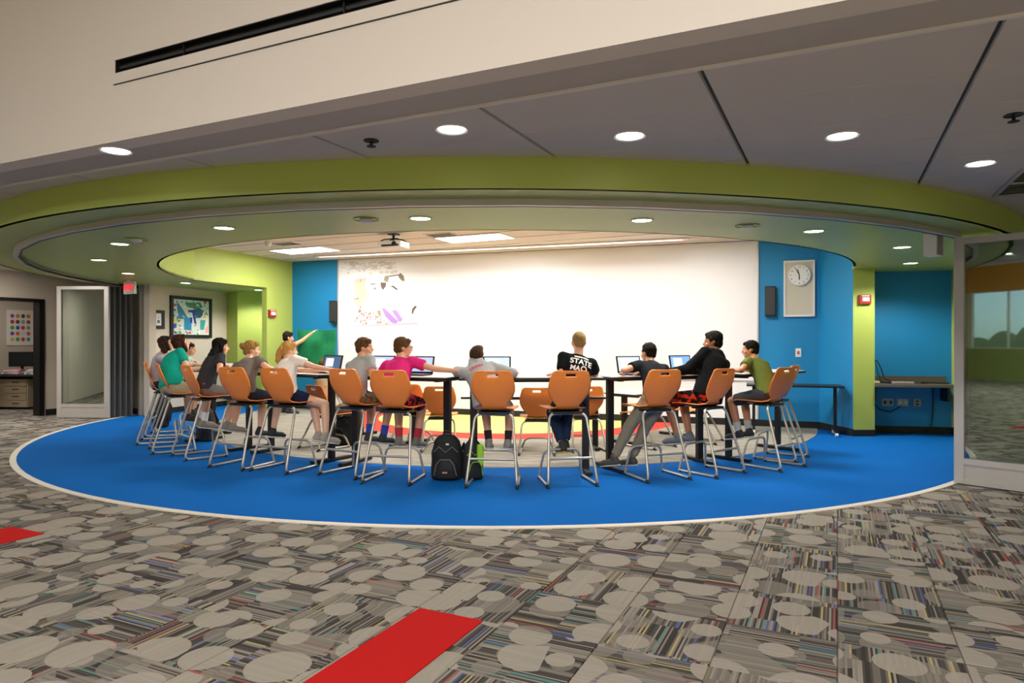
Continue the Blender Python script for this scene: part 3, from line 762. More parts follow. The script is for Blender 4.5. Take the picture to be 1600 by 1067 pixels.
for k in range(1, 5):
    q = lp0+Vector((.055*k, .085*k))
    panel(q, R(-3), .98, HP, ('second', 'third', 'fourth', 'rearmost')[k-1]+' dark framed panel of the stack behind the left glass panel', M_GASKET)

# ------------------------------------------------------------ wall items
def wall_thing(name, label, cat, px, py, p0, d, off=.0):
    q = on_wall(px, py, p0, d); dd = Vector(d[:2]).normalized(); nn = Vector((dd.y, -dd.x))*off
    return thing(name, label, cat, (q.x+nn.x, q.y+nn.y, q.z), math.atan2(dd.y, dd.x))
def wsize(px0, px1, py0, py1, p0, d):
    a, b = on_wall(px0, py0, p0, d), on_wall(px1, py1, p0, d)
    m_ = on_wall((px0+px1)/2, (py0+py1)/2, p0, d)
    return (Vector(a[:2])-Vector(b[:2])).length, abs(py1-py0)/FPX*m_.y
cw, chh = wsize(1225, 1273, 408, 493, BW0, BWD)
ck = wall_thing('clock_panel', 'beige rectangular wall panel with round white clock on the blue wall', 'clock', 1248.5, 451, BW0, BWD)
MB().box((0, -.02, 0), (cw, .04, chh)).build('back_panel', mat('clock_panel_beige', '#cfc8b4', .6), ck)
for s in (-1, 1):
    MB().box((s*(cw/2-.012), -.028, 0), (.03, .056, chh+.02)).build('frame_bar', M_WHITE, ck)
    MB().box((0, -.028, s*(chh/2-.002)), (cw, .056, .03)).build('frame_bar', M_WHITE, ck)
cz = .215*chh/.86; cr = .172
cz = (451-430.5)/FPX*11.1
cl = MB().lathe([(cr, -.085), (cr*1.0, -.04)], (0, 0, cz), 40, 'Y').build('clock_body', mat('clock_case', '#d8d6cf', .4), ck)
MB().lathe([(cr*.93, -.0875), (cr*.93, -.085)], (0, 0, cz), 40, 'Y').build('dial', mat('clock_dial', '#f1f0ec', .4), cl)
hands = MB()
for ang, ln, wd in ((R(-15), .10, .013), (R(180), .075, .016), (R(-28), .13, .009)):
    hands.box(Vector((math.sin(ang)*ln/2, -.0895, cz+math.cos(ang)*ln/2)), (wd, .003, ln), Matrix.Rotation(ang, 3, 'Y'))
hands.build('hands', M_BLACK, cl)
for k in range(12):
    a = R(30*(k+1)); n_ = text_mesh(str(k+1), .042, 'numeral', M_BLACK, cl, .001); n_.location = (math.sin(a)*cr*.76, -.0885, cz+math.cos(a)*cr*.76); n_.rotation_euler = (R(90), 0, 0)
for px0, px1, py0, py1, lb in ((1195, 1212, 448, 494, 'slim black wall speaker left of the clock panel'), (519, 528, 470, 504, 'slim black wall speaker on the left blue wall at the whiteboard edge')):
    a_, b_ = wsize(px0, px1, py0, py1, BW0, BWD)
    t = wall_thing('wall_speaker', lb, 'speaker', (px0+px1)/2, (py0+py1)/2, BW0, BWD)
    MB().box((0, -.07, 0), (a_, .1, b_)).build('cabinet', M_BLACK, t, bevel=.01); MB().box((0, -.123, 0), (a_*.84, .008, b_*.92)).build('grille', M_DARKGREY, t)
    MB().box((0, -.012, 0), (.05, .03, .1)).build('bracket', M_BLACK, t)
t = wall_thing('wall_switch', 'small pale switch plate with red mark on the blue wall below the clock', 'switch', 1247.5, 551, BW0, BWD)
MB().box((0, -.005, 0), (.085, .01, .14)).build('plate', M_WHITE, t, bevel=.003); MB().box((0, -.012, 0), (.035, .008, .05)).build('button', mat('switch_red', '#b5574b', .5), t)
t = wall_thing('wall_sensor', 'round white knob-like sensor peeking out beside the green column', 'sensor', 1331, 554, BW0, BWD)
MB().lathe([(.05, -.04), (.09, -.03), (.1, 0)], n=24, axis='Y').build('dome', M_WHITE, t, smooth=True)
MB().lathe([(.105, -.008), (.105, 0)], n=24, axis='Y').build('base', M_WHITE, t)
def alarm(px, py, p0, d, label, s=1.0):
    t = wall_thing('fire_alarm', label, 'fire alarm', px, py, p0, d)
    MB().box((0, -.025, 0), (.15*s, .05, .12*s)).build('housing', mat('alarm_red', '#a5231c', .45), t, bevel=.008)
    MB().box((0, -.056, 0), (.09*s, .02, .05*s)).build('strobe', M_WHITE, t, bevel=.005)
    MB().box((0, -.052, .045*s), (.1*s, .004, .012)).build('lettering_strip', M_WHITE, t)
alarm(1350, 468, c0, col_d, 'red fire alarm with white strobe on the green column', 1.15)
alarm(423.5, 490, wl(sA), -WLD, 'red fire alarm on the left green wall stub', 1.3)
# pictures on the beige wall
PW0, PWD = Vector((-6.8, 12.8)), (Vector(K1)-Vector((-6.8, 12.8))).normalized()
a_, b_ = wsize(267, 331, 464, 529, PW0, PWD)
pic = wall_thing('framed_picture', 'large black framed collage of blue shapes on the beige wall', 'picture', 298, 496, PW0, PWD)
b_ *= .97
MB().box((0, -.008, 0), (a_-.1, .012, b_-.1)).build('sheet', mat('collage_paper', '#d5dbd2', .6), pic)
for s in (-1, 1):
    MB().box((s*(a_/2-.035), -.02, 0), (.07, .04, b_)).build('frame_bar', M_BLACK, pic)
    MB().box((0, -.02, s*(b_/2-.03)), (a_-.14, .04, .06)).build('frame_bar', M_BLACK, pic)
def flat(name, pts, colr, parent, W_, H_, dy):
    v = [((x-.5)*W_, (0.5-y)*H_) for x, y in pts]; n = len(v)
    MB().add([Vector((a, dy-.001, b)) for a, b in v]+[Vector((a, dy, b)) for a, b in v], [tuple(range(n)), tuple(reversed(range(n, 2*n)))]+[(i, (i+1) % n, n+(i+1) % n, n+i) for i in range(n)]).build(name, mat('print_'+colr[1:], colr, .55), parent)
PWi, PHi = a_-.14, b_-.12
flat('paper_shape', [(.1, .05), (.28, .30), (.42, .55), (.15, .56)], '#2f7fa6', pic, PWi, PHi, -.0145)
flat('paper_shape', [(.3, .52), (.5, .5), (.5, .88), (.3, .86)], '#1787b4', pic, PWi, PHi, -.015)
flat('paper_shape', [(.70+.12*math.cos(i*.45), .36+.15*math.sin(i*.45)) for i in range(14)], '#0a5a72', pic, PWi, PHi, -.016)
flat('paper_shape', [(.40, .29), (.62, .27), (.62, .34), (.58, .35), (.64, .68), (.58, .68), (.52, .36), (.41, .35)], '#1f2f9a', pic, PWi, PHi, -.0165)
flat('paper_shape', [(.46, .5), (.52, .5), (.52, .66), (.47, .66)], '#1b2a8c', pic, PWi, PHi, -.0165)
flat('paper_shape', [(.32, .08), (.75, .04), (.82, .2), (.6, .24), (.38, .2)], '#2d8a6d', pic, PWi, PHi, -.0145)
flat('paper_shape', [(.75, .56), (.9, .56), (.85, .86), (.74, .84)], '#3b9a94', pic, PWi, PHi, -.015)
flat('paper_shape', [(.0, .6), (.1, .52), (.12, .66), (.02, .68)], '#e7cf3f', pic, PWi, PHi, -.015)
flat('paper_shape', [(.0, .7), (.1, .68), (.1, .8), (.02, .84)], '#3b46c2', pic, PWi, PHi, -.015)
flat('paper_shape', [(.8, .5), (.88, .4), (.94, .5)], '#e0c95a', pic, PWi, PHi, -.015)
flat('paper_shape', [(.36, .95), (.48, .9), (.5, .98)], '#d0475a', pic, PWi, PHi, -.015)
flat('paper_shape', [(.9, .8), (.98, .7), (.97, .95), (.9, .95)], '#e2a19b', pic, PWi, PHi, -.015)
rr = random.Random(5)
conf = {}
for k in range(130):
    x, y = rr.uniform(.02, .97), rr.uniform(.02, .97)
    if .2 < x < .8 and .22 < y < .88 and rr.random() < .75: continue
    conf.setdefault(rr.choice(['#2b3c3a', '#2d8a6d', '#8fb9a9', '#b04a3a', '#31508f', '#f4f2ea', '#7aa27f']), []).append((x, y, rr.uniform(.012, .035)))
for c_, lst in conf.items():
    mb = MB()
    for x, y, r in lst: mb.box(((x-.5)*PWi, -.0152, (.5-y)*PHi), (r*2*PWi, .001, r*1.6*PHi), Matrix.Rotation(rr.uniform(0, 3), 3, 'Y'))
    mb.build('paper_scraps', mat('print_'+c_[1:], c_, .55), pic, kind='stuff')
a_, b_ = wsize(238, 256, 485, 514, PW0, PWD)
pic2 = wall_thing('framed_picture', 'small black framed print on the beige wall left of the big collage', 'picture', 246.5, 499, PW0, PWD)
MB().box((0, -.008, 0), (a_-.05, .012, b_-.05)).build('mat_board', M_WHITE, pic2)
for s in (-1, 1):
    MB().box((s*(a_/2-.035), -.015, 0), (.07, .03, b_)).build('frame_bar', M_BLACK, pic2); MB().box((0, -.015, s*(b_/2-.03)), (a_-.14, .03, .06)).build('frame_bar', M_BLACK, pic2)
flat('printed_shape', [(.4, .3), (.6, .3), (.6, .4), (.4, .4)], '#8fa39f', pic2, a_-.14, b_-.12, -.0145); flat('printed_shape', [(.3, .55), (.7, .55), (.7, .8), (.3, .8)], '#5d6a68', pic2, a_-.14, b_-.12, -.0145)
# office contents
OW0 = un(-16.3, 0); 
po = wall_thing('poster', 'white poster with a grid of bright coloured dots on the office wall', 'poster', 31, 512, OW0, NV)
a_, b_ = wsize(10, 52, 485, 540, OW0, NV)
MB().box((0, -.01, 0), (a_, .012, b_)).build('sheet', M_WHITE, po)
cols = ['#b0478e', '#d98a2a', '#3c4a44', '#c97a2a', '#c0402f', '#7a3f2e', '#9aa9a4', '#a0504f', '#6a9a3f', '#4a5fc0', '#cf3f7a', '#8fae5a', '#8a4fa8', '#ea6a1f', '#d9dedb', '#e05a7a', '#e0c43a', '#6a9a3f', '#cf3a5a', '#4fa070']
for k in range(20):
    i, j = k % 4, k//4
    cc = (.2+.2*i, .17+.165*j)
    flat('printed_dot', [(cc[0]+.078*math.cos(q*.785), cc[1]+.06*math.sin(q*.785)) for q in range(8)], cols[k], po, a_, b_, -.0165)
dk = at_z(20, 640, 0); ORZ = GRID_ROT+R(22)
ds = thing('office_desk', 'dark office desk seen through the left doorway', 'desk', (dk.x, dk.y, 0), ORZ)
MB().box((.15, .25, .70), (1.5, .7, .035)).build('desktop', M_DARKGREY, ds, bevel=.004)
MB().box((.87, .25, .34), (.04, .65, .68)).build('end_panel', M_DARKGREY, ds); MB().box((-.57, .25, .34), (.04, .65, .68)).build('end_panel', M_DARKGREY, ds)
MB().box((.15, .55, .4), (1.4, .02, .5)).build('modesty_panel', M_DARKGREY, ds)
ped = thing('drawer_pedestal', 'pale wooden four drawer pedestal under the office desk', 'drawers', at_z(21, 639, 0), ORZ)
MB().box((0, .22, .33), (.62, .44, .58)).build('body', M_WOOD, ped, bevel=.004)
for k in range(4):
    d_ = MB().box((.06, -.012, .11+k*.145), (.46, .02, .135)).build('drawer', M_WOOD, ped, bevel=.003)
    MB().box((0.06, -.03, .12+k*.145), (.14, .016, .014)).build('handle', M_DARKGREY, d_)
for s in (-1, 1): MB().cyl((s*.25, .05, 0), (s*.25, .05, .05), .025).build('caster', M_BLACK, ped)
def monitor(x, y, rz, label, wd=.5):
    c_ = Vector((dk.x, dk.y, 0))+Matrix.Rotation(ORZ, 3, 'Z') @ Vector((x, y, .718))
    t = thing('monitor', label, 'monitor', c_, ORZ+rz)
    MB().box((0, 0, .012), (.24, .18, .02)).build('foot', M_BLACK, t); MB().box((0, .03, .12), (.05, .03, .22)).build('stem', M_BLACK, t)
    MB().box((0, 0, .31), (wd, .03, .31)).build('housing', M_BLACK, t, bevel=.008); MB().box((0, -.017, .31), (wd-.04, .004, .27)).build('display', mat('off_display', '#1d2224', .2), t)
monitor(-.1, .35, R(10), 'black computer monitor on the office desk, left one'); monitor(.52, .36, R(-8), 'black computer monitor on the office desk beside the door jamb')
for k, (x, y, c_, lb) in enumerate(((-.05, .08, '#d98a9a', 'pink and white paper stack on the office desk'), (.45, .06, '#e9e6df', 'white paper stack with red sheet on the office desk'))):
    c0_ = Vector((dk.x, dk.y, 0))+Matrix.Rotation(ORZ, 3, 'Z') @ Vector((x, y, .718))
    t = thing('paper_stack', lb, 'papers', c0_, ORZ)
    for q in range(5): MB().box((.01*math.sin(q*2), .01*math.cos(q*3), .012+q*.022), (.34-.02*q, .24, .018), Matrix.Rotation(q*.12, 3, 'Z')).build('sheet_bundle', M_WHITE if q % 2 else mat('paper_%d' % k, c_, .7), t)
    if k: MB().box((.02, -.03, .125), (.16, .1, .012), Matrix.Rotation(.5, 3, 'Z')).build('red_sheet', mat('red_paper', '#c0342a', .6), t)

# right alcove shelf, cables, outlets
ad = (A1-A0).normalized(); arz = math.atan2(ad.y, ad.x)
sh = thing('wall_shelf', 'dark brown desk-height shelf with low upstand in the blue alcove', 'shelf', (*(A0+ad*.55), 0), arz)
M_SHELF = mat('shelf_brown', '#5b5347', .5)
MB().box((0, -.30, .755), (1.12, .58, .04)).build('worktop', M_SHELF, sh, bevel=.004)
MB().box((0, -.02, .825), (1.12, .02, .10)).build('upstand', M_SHELF, sh)
for s in (-1, 1): MB().box((s*.5, -.15, .62), (.03, .28, .22)).build('bracket', M_DARKGREY, sh)
al = lambda x, y, z: Vector((*(A0+ad*.55), 0))+Matrix.Rotation(arz, 3, 'Z') @ Vector((x, y, z))
cb = MB().tube([al(-.44, -.02, 1.12), al(-.40, -.06, 1.1), al(-.36, -.1, .98), al(-.33, -.14, .84), al(-.22, -.2, .79), al(0, -.24, .785), al(.2, -.18, .79), al(.45, -.25, .785)], .009).build('cable', M_BLACK); tag(cb, 'thick black cable rising from the alcove shelf up the blue wall', 'cable')
cb = MB().tube([al(-.45, -.12, .78), al(-.3, -.3, .785), al(-.1, -.16, .785), al(.12, -.3, .785), al(.3, -.2, .79), al(.5, -.3, .785)], .011).build('cable', M_BLACK); tag(cb, 'tangled black cable lying across the alcove shelf', 'cable')
cb = MB().tube([al(-.5, -.03, .72), al(-.47, -.03, .5), al(-.36, -.03, .36), al(-.2, -.03, .33), al(-.06, -.03, .42)], .007).build('cable', M_BLACK); tag(cb, 'thin black cable looping down to the outlets below the shelf', 'cable')
cb = MB().tube([al(.38, -.03, .73), al(.39, -.02, .5), al(.36, -.03, .2), al(.3, -.08, .03), al(.1, -.12, .02), al(-.02, -.06, .02)], .007).build('cable', M_BLACK); tag(cb, 'thin black cable hanging to the carpet in the blue alcove', 'cable')
for k, (x, lb) in enumerate(((-.24, 'double outlet plate under the alcove shelf, nearest the column'), (-.03, 'outlet plate with plugs in the middle under the alcove shelf'), (.17, 'dark outlet plate under the alcove shelf, nearest the green wall strip'))):
    t = thing('wall_outlet', lb, 'outlet', al(x, 0, .47), arz)
    MB().box((0, -.006, 0), (.16 if k < 2 else .1, .01, .11)).build('plate', mat('outlet_beige', '#b9b39b', .5), t, bevel=.002)
    for q in (-.04, .04): MB().box((q if k < 2 else 0, -.016, .0 if k < 2 else q*.6), (.035, .014, .05 if k < 2 else .025)).build('socket', M_DARKGREY if k != 1 else M_WHITE, t)
t = thing('adapter', 'small white adapter plugged in the alcove shelf cables', 'adapter', al(-.47, -.26, .776), arz); MB().box((0, 0, .018), (.07, .05, .034)).build('case', M_WHITE, t, bevel=.005); MB().box((.038, 0, .015), (.008, .03, .012)).build('plug', M_WHITE, t)
t = thing('power_strip', 'pale power strip among the cables on the alcove shelf', 'power strip', al(-.15, -.36, .776), arz); MB().box((0, 0, .018), (.3, .05, .034)).build('case', mat('strip_grey', '#9b968c', .5), t, bevel=.005)
for q in range(4): MB().box((-.1+q*.065, 0, .037), (.03, .03, .004)).build('socket', M_BLACK, t)
t = thing('power_brick', 'black power brick on the blue carpet in the alcove', 'adapter', al(-.02, -.09, .005), arz); MB().box((0, 0, .022), (.14, .07, .04)).build('case', M_BLACK, t, bevel=.006); MB().tube([(.07, 0, .02), (.12, .01, .015), (.2, .04, .01)], .006).build('cord', M_BLACK, t)
# flip-top table at the blue wall
q0, q1 = at_z(1318, 681, 0), None
tb = thing('side_table', 'black caster table pushed against the blue wall beside the green column', 'table', (4.27, 10.35, 0), BWR)
MB().box((0, .0, .735), (1.35, .5, .028)).build('tabletop', M_BLACK, tb, bevel=.004)
for s in (-1, 1):
    lg = MB().box((s*.57, 0, .40), (.045, .06, .64)).build('leg', M_BLACK, tb)
    ft = MB().box((s*.57, 0, .085), (.045, .46, .03)).build('foot', M_BLACK, tb)
    for y in (-.21, .21):
        MB().cyl((s*.57-.02, y, .035), (s*.57+.02, y, .035), .03).build('caster', M_WHITE, ft)

# ------------------------------------------------------------ high and low tables
def make_table(label, x, y, yaw, h=1.03, wd=1.5, dp=.6, inset=.15, group='tall white-topped tables set in an arc'):
    t = thing('high_table' if h > .9 else 'low_table', label, 'table', (x, y, 0), R(yaw), group)
    MB().box((0, 0, h-.004), (wd-.02, dp-.02, .010)).build('tabletop', M_TABLETOP, t)
    MB().box((0, 0, h-.018), (wd, dp, .026)).build('edge_band', M_BLACK, t, bevel=.005, label='black table edge')
    for s in (-1, 1):
        MB().box((s*(wd/2-inset), 0, h/2), (.075, .055, h-.06)).build('leg', M_BLACK, t, bevel=.004)
        MB().box((s*(wd/2-inset), 0, .030), (.06, dp*.93, .036), None).build('foot', M_BLACK, t, bevel=.006)
        MB().box((s*(wd/2-inset), 0, h-.04), (.05, dp*.8, .03)).build('support_arm', M_BLACK, t)
    MB().box((0, .02, h-.05), (wd-2*inset, .04, .03)).build('stretcher', M_BLACK, t)
    return t
make_table('tall table in front of the boy in the black tee and the grey hoodie', .19, 7.3, 3)
make_table('tall table with laptops in front of the boy in the black hoodie', 1.62, 7.68, 23)
make_table('tall table in front of the boy in the olive tee', 3.0, 8.45, 42)
make_table('tall table in front of the boys in pink and grey tees', -1.24, 7.57, -24)
make_table('tall table the blonde ponytail girl reaches onto', -2.58, 8.31, -37)
make_table('tall table in front of the girl in the teal tee', -3.87, 9.24, -40)
make_table('tall table at the far left end of the arc', -4.73, 10.8, -68)
LT = 'low tables inside the arc'
make_table('low table in the middle inside the arc', .3, 8.95, 0, .70, 1.9, .6, .16, LT)
make_table('low table on the right inside the arc', 1.98, 9.72, 42, .70, 1.5, .6, .15, LT)
make_table('low table on the left inside the arc', -1.8, 9.75, -42, .70, 1.5, .6, .15, LT)

# ------------------------------------------------------------ chairs
def shell_mesh(seat_z):
    """one moulded shell: backrest flowing into the seat; y forward, origin between the rear feet"""
    prof = []   # (y, z, halfwidth, dish)
    keys = [(.083, 1.142, .140, .0), (.085, 1.138, .162, .003), (.088, 1.125, .181, .006), (.10, 1.07, .200, .012), (.112, 1.03, .209, .016), (.125, .99, .214, .02), (.14, .95, .212, .024), (.155, .915, .202, .028), (.170, .88, .184, .03), (.184, .845, .158, .026),
            (.196, .812, .130, .018), (.206, .785, .112, .012), (.232, .762, .125, .008), (.275, .752, .185, .008), (.33, .750, .212, .010), (.42, .752, .222, .012), (.52, .755, .220, .010), (.60, .757, .205, .004), (.635, .748, .180, 0), (.65, .732, .15, -.004)]
    nu = 16; vs = []; fs = []
    for (y, z, hw, dish) in keys:
        for i in range(nu+1):
            s = -1+2*i/nu; x = hw*s
            if z > .8: yy, zz = y-dish*(1-s*s)*1.2+dish*.6, z
            else: yy, zz = y, z+dish*(s*s)*1.3
            vs.append(Vector((x, yy, zz-.76+seat_z)))
    nk = len(keys)
    for k in range(nk-1):
        for i in range(nu):
            if k == 2-1 and 5 <= i <= 10 and False: continue
            a = k*(nu+1)+i; fs.append((a, a+1, a+nu+2, a+nu+1))
    me = bpy.data.meshes.new('seat_shell'); me.from_pydata([v[:] for v in vs], [], fs)
    bm = bmesh.new(); bm.from_mesh(me)
    # handle slot: cut near the top of the back
    bmesh.ops.recalc_face_normals(bm, faces=bm.faces)
    zc = 1.098-.76+seat_z
    for co, no in (((0, 0, zc+.013), (0, 0, 1)), ((0, 0, zc-.013), (0, 0, 1)), ((.05, 0, 0), (1, 0, 0)), ((-.05, 0, 0), (1, 0, 0))):
        gm = [f for f in bm.faces if f.calc_center_median().z > zc-.06]
        es = set(e for f in gm for e in f.edges); vv = set(v for f in gm for v in f.verts)
        bmesh.ops.bisect_plane(bm, geom=list(gm)+list(es)+list(vv), plane_co=co, plane_no=no)
    dl = [f for f in bm.faces if abs(f.calc_center_median().z-zc) < .013 and abs(f.calc_center_median().x) < .05]
    bmesh.ops.delete(bm, geom=dl, context='FACES')
    bm.to_mesh(me); bm.free(); me.materials.append(M_ORANGE); me.shade_smooth()
    return me
def arc3(p, a, b, r, n=5):
    """rounded corner at p between directions to a and b"""
    p, a, b = Vector(p), Vector(a), Vector(b); da, db = (a-p).normalized(), (b-p).normalized()
    p0, p1 = p+da*r, p+db*r; return [p0*(1-t)**2+p*2*t*(1-t)+p1*t*t for t in [i/n for i in range(n+1)]]
def make_chair(seat_z, name, cat):
    t = thing(name, '', cat)
    o = bpy.data.objects.new('seat_shell', shell_mesh(seat_z)); COL.objects.link(o); o.parent = t
    so = o.modifiers.new('thick', 'SOLIDIFY'); so.thickness = .009; so.offset = 0
    zt_ = seat_z-.045; fb = .245 if seat_z > .6 else .215
    A = Vector((-fb, .0, .022)); T_ = Vector((-.185, .215, zt_)); k = seat_z/.76
    F_ = Vector((-fb*.93, .50, .022))
    for s in (-1, 1):
        mir = lambda v: Vector((v.x*(-s), v.y, v.z))
        # one bent tube: under-seat bar -> rear leg -> runner
        path = [Vector((0, .235, zt_))]+arc3(T_, (0, .235, zt_), A, .07)+arc3(A, T_, F_, .07)+[F_]
        if s == 1: path = [mir(v) for v in path]
        MB().tube(path, .0135, 8).build('frame_tube', M_TUBE, t, smooth=True)
        c = mir(A) if s == 1 else A
        MB().cyl((c.x, c.y+.03, .035), (c.x, c.y-.008, 0.004), .018, .013, 10).build('glide', M_BLACK, t)
        c = mir(F_) if s == 1 else F_
        MB().cyl((c.x, c.y-.02, .026), (c.x, c.y-.02, 0.003), .018, .014, 10).build('glide', M_BLACK, t)
    if seat_z > .6:
        y_ = .0+.215*(.27/zt_); x_ = fb-(fb-.185)*(.27/zt_)
        MB().cyl((-x_, y_, .27), (x_, y_, .27), .013, n=10).build('rear_crossbar', M_TUBE, t, smooth=True)
        h0 = .30
    else: h0 = .16
    a, b = Vector((-fb*.93, .50, .022)), Vector((-fb*.72, .46, h0))
    path = [a]+arc3(b, a, (0, .46, h0), .07)+[Vector((x, .46, h0)) for x in (-.05, .05)]
    c, d = Vector((fb*.93, .50, .022)), Vector((fb*.72, .46, h0)); path += arc3(d, (0, .46, h0), c, .07)+[c]
    MB().tube(path, .0125, 8).build('foot_rest' if seat_z > .6 else 'front_brace', M_TUBE, t, smooth=True)
    MB().box((0, .30, seat_z-.038), (.30, .20, .022)).build('mount_bracket', M_BLACK, t, bevel=.006)
    for s in (-1, 1): MB().tube([(s*.11, .23, zt_), (s*.12, .33, zt_+.008), (s*.12, .50, seat_z-.02)], .011, 8).build('seat_support', M_TUBE, t, smooth=True)
    return t
hs = make_chair(.735, 'tall_chair', 'chair')
SEATS = {   # x, y, yaw (positive = turned left)
 'A2': (-5.42, 10.15, -72, 'farthest orange tall chair at the left end of the arc, under the small pale-teal child'),
 'A': (-5.15, 9.41, -68, 'leftmost orange tall chair in view, under the child in the pale grey tee'),
 'B': (-4.58, 8.63, -58, 'orange tall chair seen from the side under the girl in the teal tee'),
 'C': (-3.98, 8.12, -47, 'orange tall chair under the long black haired girl in the charcoal tee'),
 'D': (-3.13, 7.44, -24, 'orange tall chair under the child in the taupe tee with blond bun'),
 'E': (-2.59, 7.235, -24, 'orange tall chair under the girl with the blonde ponytail'),
 'F': (-1.80, 7.0, -29, 'orange tall chair under the boy in the pale grey tee facing right'),
 'G': (-1.234, 6.64, -12, 'orange tall chair under the boy in the pink tee'),
 'H': (-.195, 6.47, -5, 'orange tall chair under the slumped child in the grey hoodie'),
 'I': (.585, 6.52, 10, 'orange tall chair under the boy in the black lettered tee'),
 'J': (1.57, 6.78, 20, 'orange tall chair under the boy in dark tee and khaki trousers'),
 'K': (2.28, 7.07, 38, 'orange tall chair under the boy in the black hoodie'),
 'L': (3.07, 7.43, 38, 'orange tall chair under the boy in the olive tee'),
 'M': (3.42, 8.02, 52, 'empty orange tall chair just behind the one of the boy in olive'),
}
first = True
for k, (x, y, yaw, lb) in SEATS.items():
    if first:
        c = hs; c.location = (x, y, 0); c.rotation_euler = (0, 0, R(yaw)); first = False
    else: c = dup(hs, (x, y, 0), R(yaw))
    c['label'] = lb; c['group'] = 'orange tall chairs around the arc of tables'
ls = make_chair(.45, 'low_chair', 'chair')
LOW = [(.30, 8.3, -3, 'low orange chair seen between the hoodie chair and the lettered tee chair'),
       (-.92, 8.55, 2, 'low orange chair left of the black table leg behind the backpack'),
       (-1.42, 9.0, -18, 'low orange chair half hidden behind the pink tee boy'),
       (.98, 8.55, 8, 'low orange chair half hidden behind the chair of the lettered tee boy'),
       (-2.62, 8.75, -40, 'low orange chair under the seated child in cream behind the tall tables'),
       (2.0, 8.85, 40, 'low orange chair behind the khaki trousers boy'),
       (2.85, 9.35, 60, 'low orange chair behind the black hoodie boy')]
for i, (x, y, yaw, lb) in enumerate(LOW):
    if i == 0: c = ls; c.location = (x, y, 0); c.rotation_euler = (0, 0, R(yaw))
    else: c = dup(ls, (x, y, 0), R(yaw))
    c['label'] = lb; c['group'] = 'low orange chairs inside the arc'

# ------------------------------------------------------------ laptops
def laptop(px, Y, yaw, label, scr=M_SCREEN, wd=.31, z=1.032):
    p = Vector(((px-800)/FPX*Y, Y, z))
    t = thing('laptop', label, 'laptop', p, R(yaw), 'laptops on the tall tables')
    MB().box((0, -.11, .008), (wd, .23, .015)).build('base', M_BLACK, t, bevel=.003)
    MB().box((0, -.08, .017), (wd-.05, .10, .003)).build('keyboard', M_DARKGREY, t)
    rx = Matrix.Rotation(R(-14), 3, 'X')
    lid = MB().box(rx @ Vector((0, 0, .10))+Vector((0, .01, .012)), (wd, .012, .195), rx).build('lid', M_BLACK, t, bevel=.003)
    MB().box(rx @ Vector((0, -.0075, .103))+Vector((0, .01, .012)), (wd-.035, .002, .160), rx).build('display', scr, lid)
    MB().box(rx @ Vector((-.04, -.009, .11))+Vector((0, .01, .012)), (wd*.4, .001, .10), rx).build('window_on_display', mat('screen_window', '#e6edf7', .3, emit=.7), lid)
laptop(516, 8.1, -32, 'open laptop at left in front of the green paper and blue wall', M_SCREEN_D)
laptop(596, 7.85, -24, 'open laptop in front of the boy in the pale grey tee')
laptop(656, 7.55, -20, 'open laptop in front of the boy in the pink tee')
laptop(776, 7.48, -2, 'open laptop beside the slumped child in the grey hoodie')
laptop(985, 7.65, 22, 'open laptop in front of the boy in the dark tee')
laptop(1066, 8.1, 24, 'open laptop in front of the boy in the black hoodie', mat('blue_laptop_screen', '#6f9be0', .3, emit=.7))

# ------------------------------------------------------------ people
def remeshed(mb, voxel, name, m, parent=None, smooth_it=2, noise_amp=0, noise_scale=30, stretch=1.0):
    me = mb.mesh(name); o = bpy.data.objects.new(name, me); TMP.collection.objects.link(o)
    r = o.modifiers.new('r', 'REMESH'); r.mode = 'VOXEL'; r.voxel_size = voxel; r.use_smooth_shade = True
    if smooth_it:
        s = o.modifiers.new('s', 'SMOOTH'); s.factor = .5; s.iterations = smooth_it
    dg = bench()
    nm = bpy.data.meshes.new_from_object(o.evaluated_get(dg)); TMP.collection.objects.unlink(o); bpy.data.objects.remove(o); bpy.data.meshes.remove(me)
    nm.name = name; nm.materials.clear(); nm.materials.append(m); nm.shade_smooth()
    if noise_amp:
        for v in nm.vertices:
            q = Vector((v.co.x*noise_scale, v.co.y*noise_scale, v.co.z*noise_scale*stretch)); v.co += v.normal*noise.noise(q)*noise_amp
    o = bpy.data.objects.new(name, nm); COL.objects.link(o)
    if parent: o.parent = parent
    return o
def ik(a, t, l1, l2, pole):
    a, t = Vector(a), Vector(t); d = t-a; L = d.length; mx = (l1+l2)*.995
    if L > mx: t = a+d*(mx/L); d = t-a; L = mx
    dn = d.normalized(); x = (l1*l1-l2*l2+L*L)/(2*L); h = math.sqrt(max(l1*l1-x*x, 1e-6))
    p = Vector(pole); p = (p-dn*p.dot(dn)).normalized()
    return a+dn*x+p*h, t
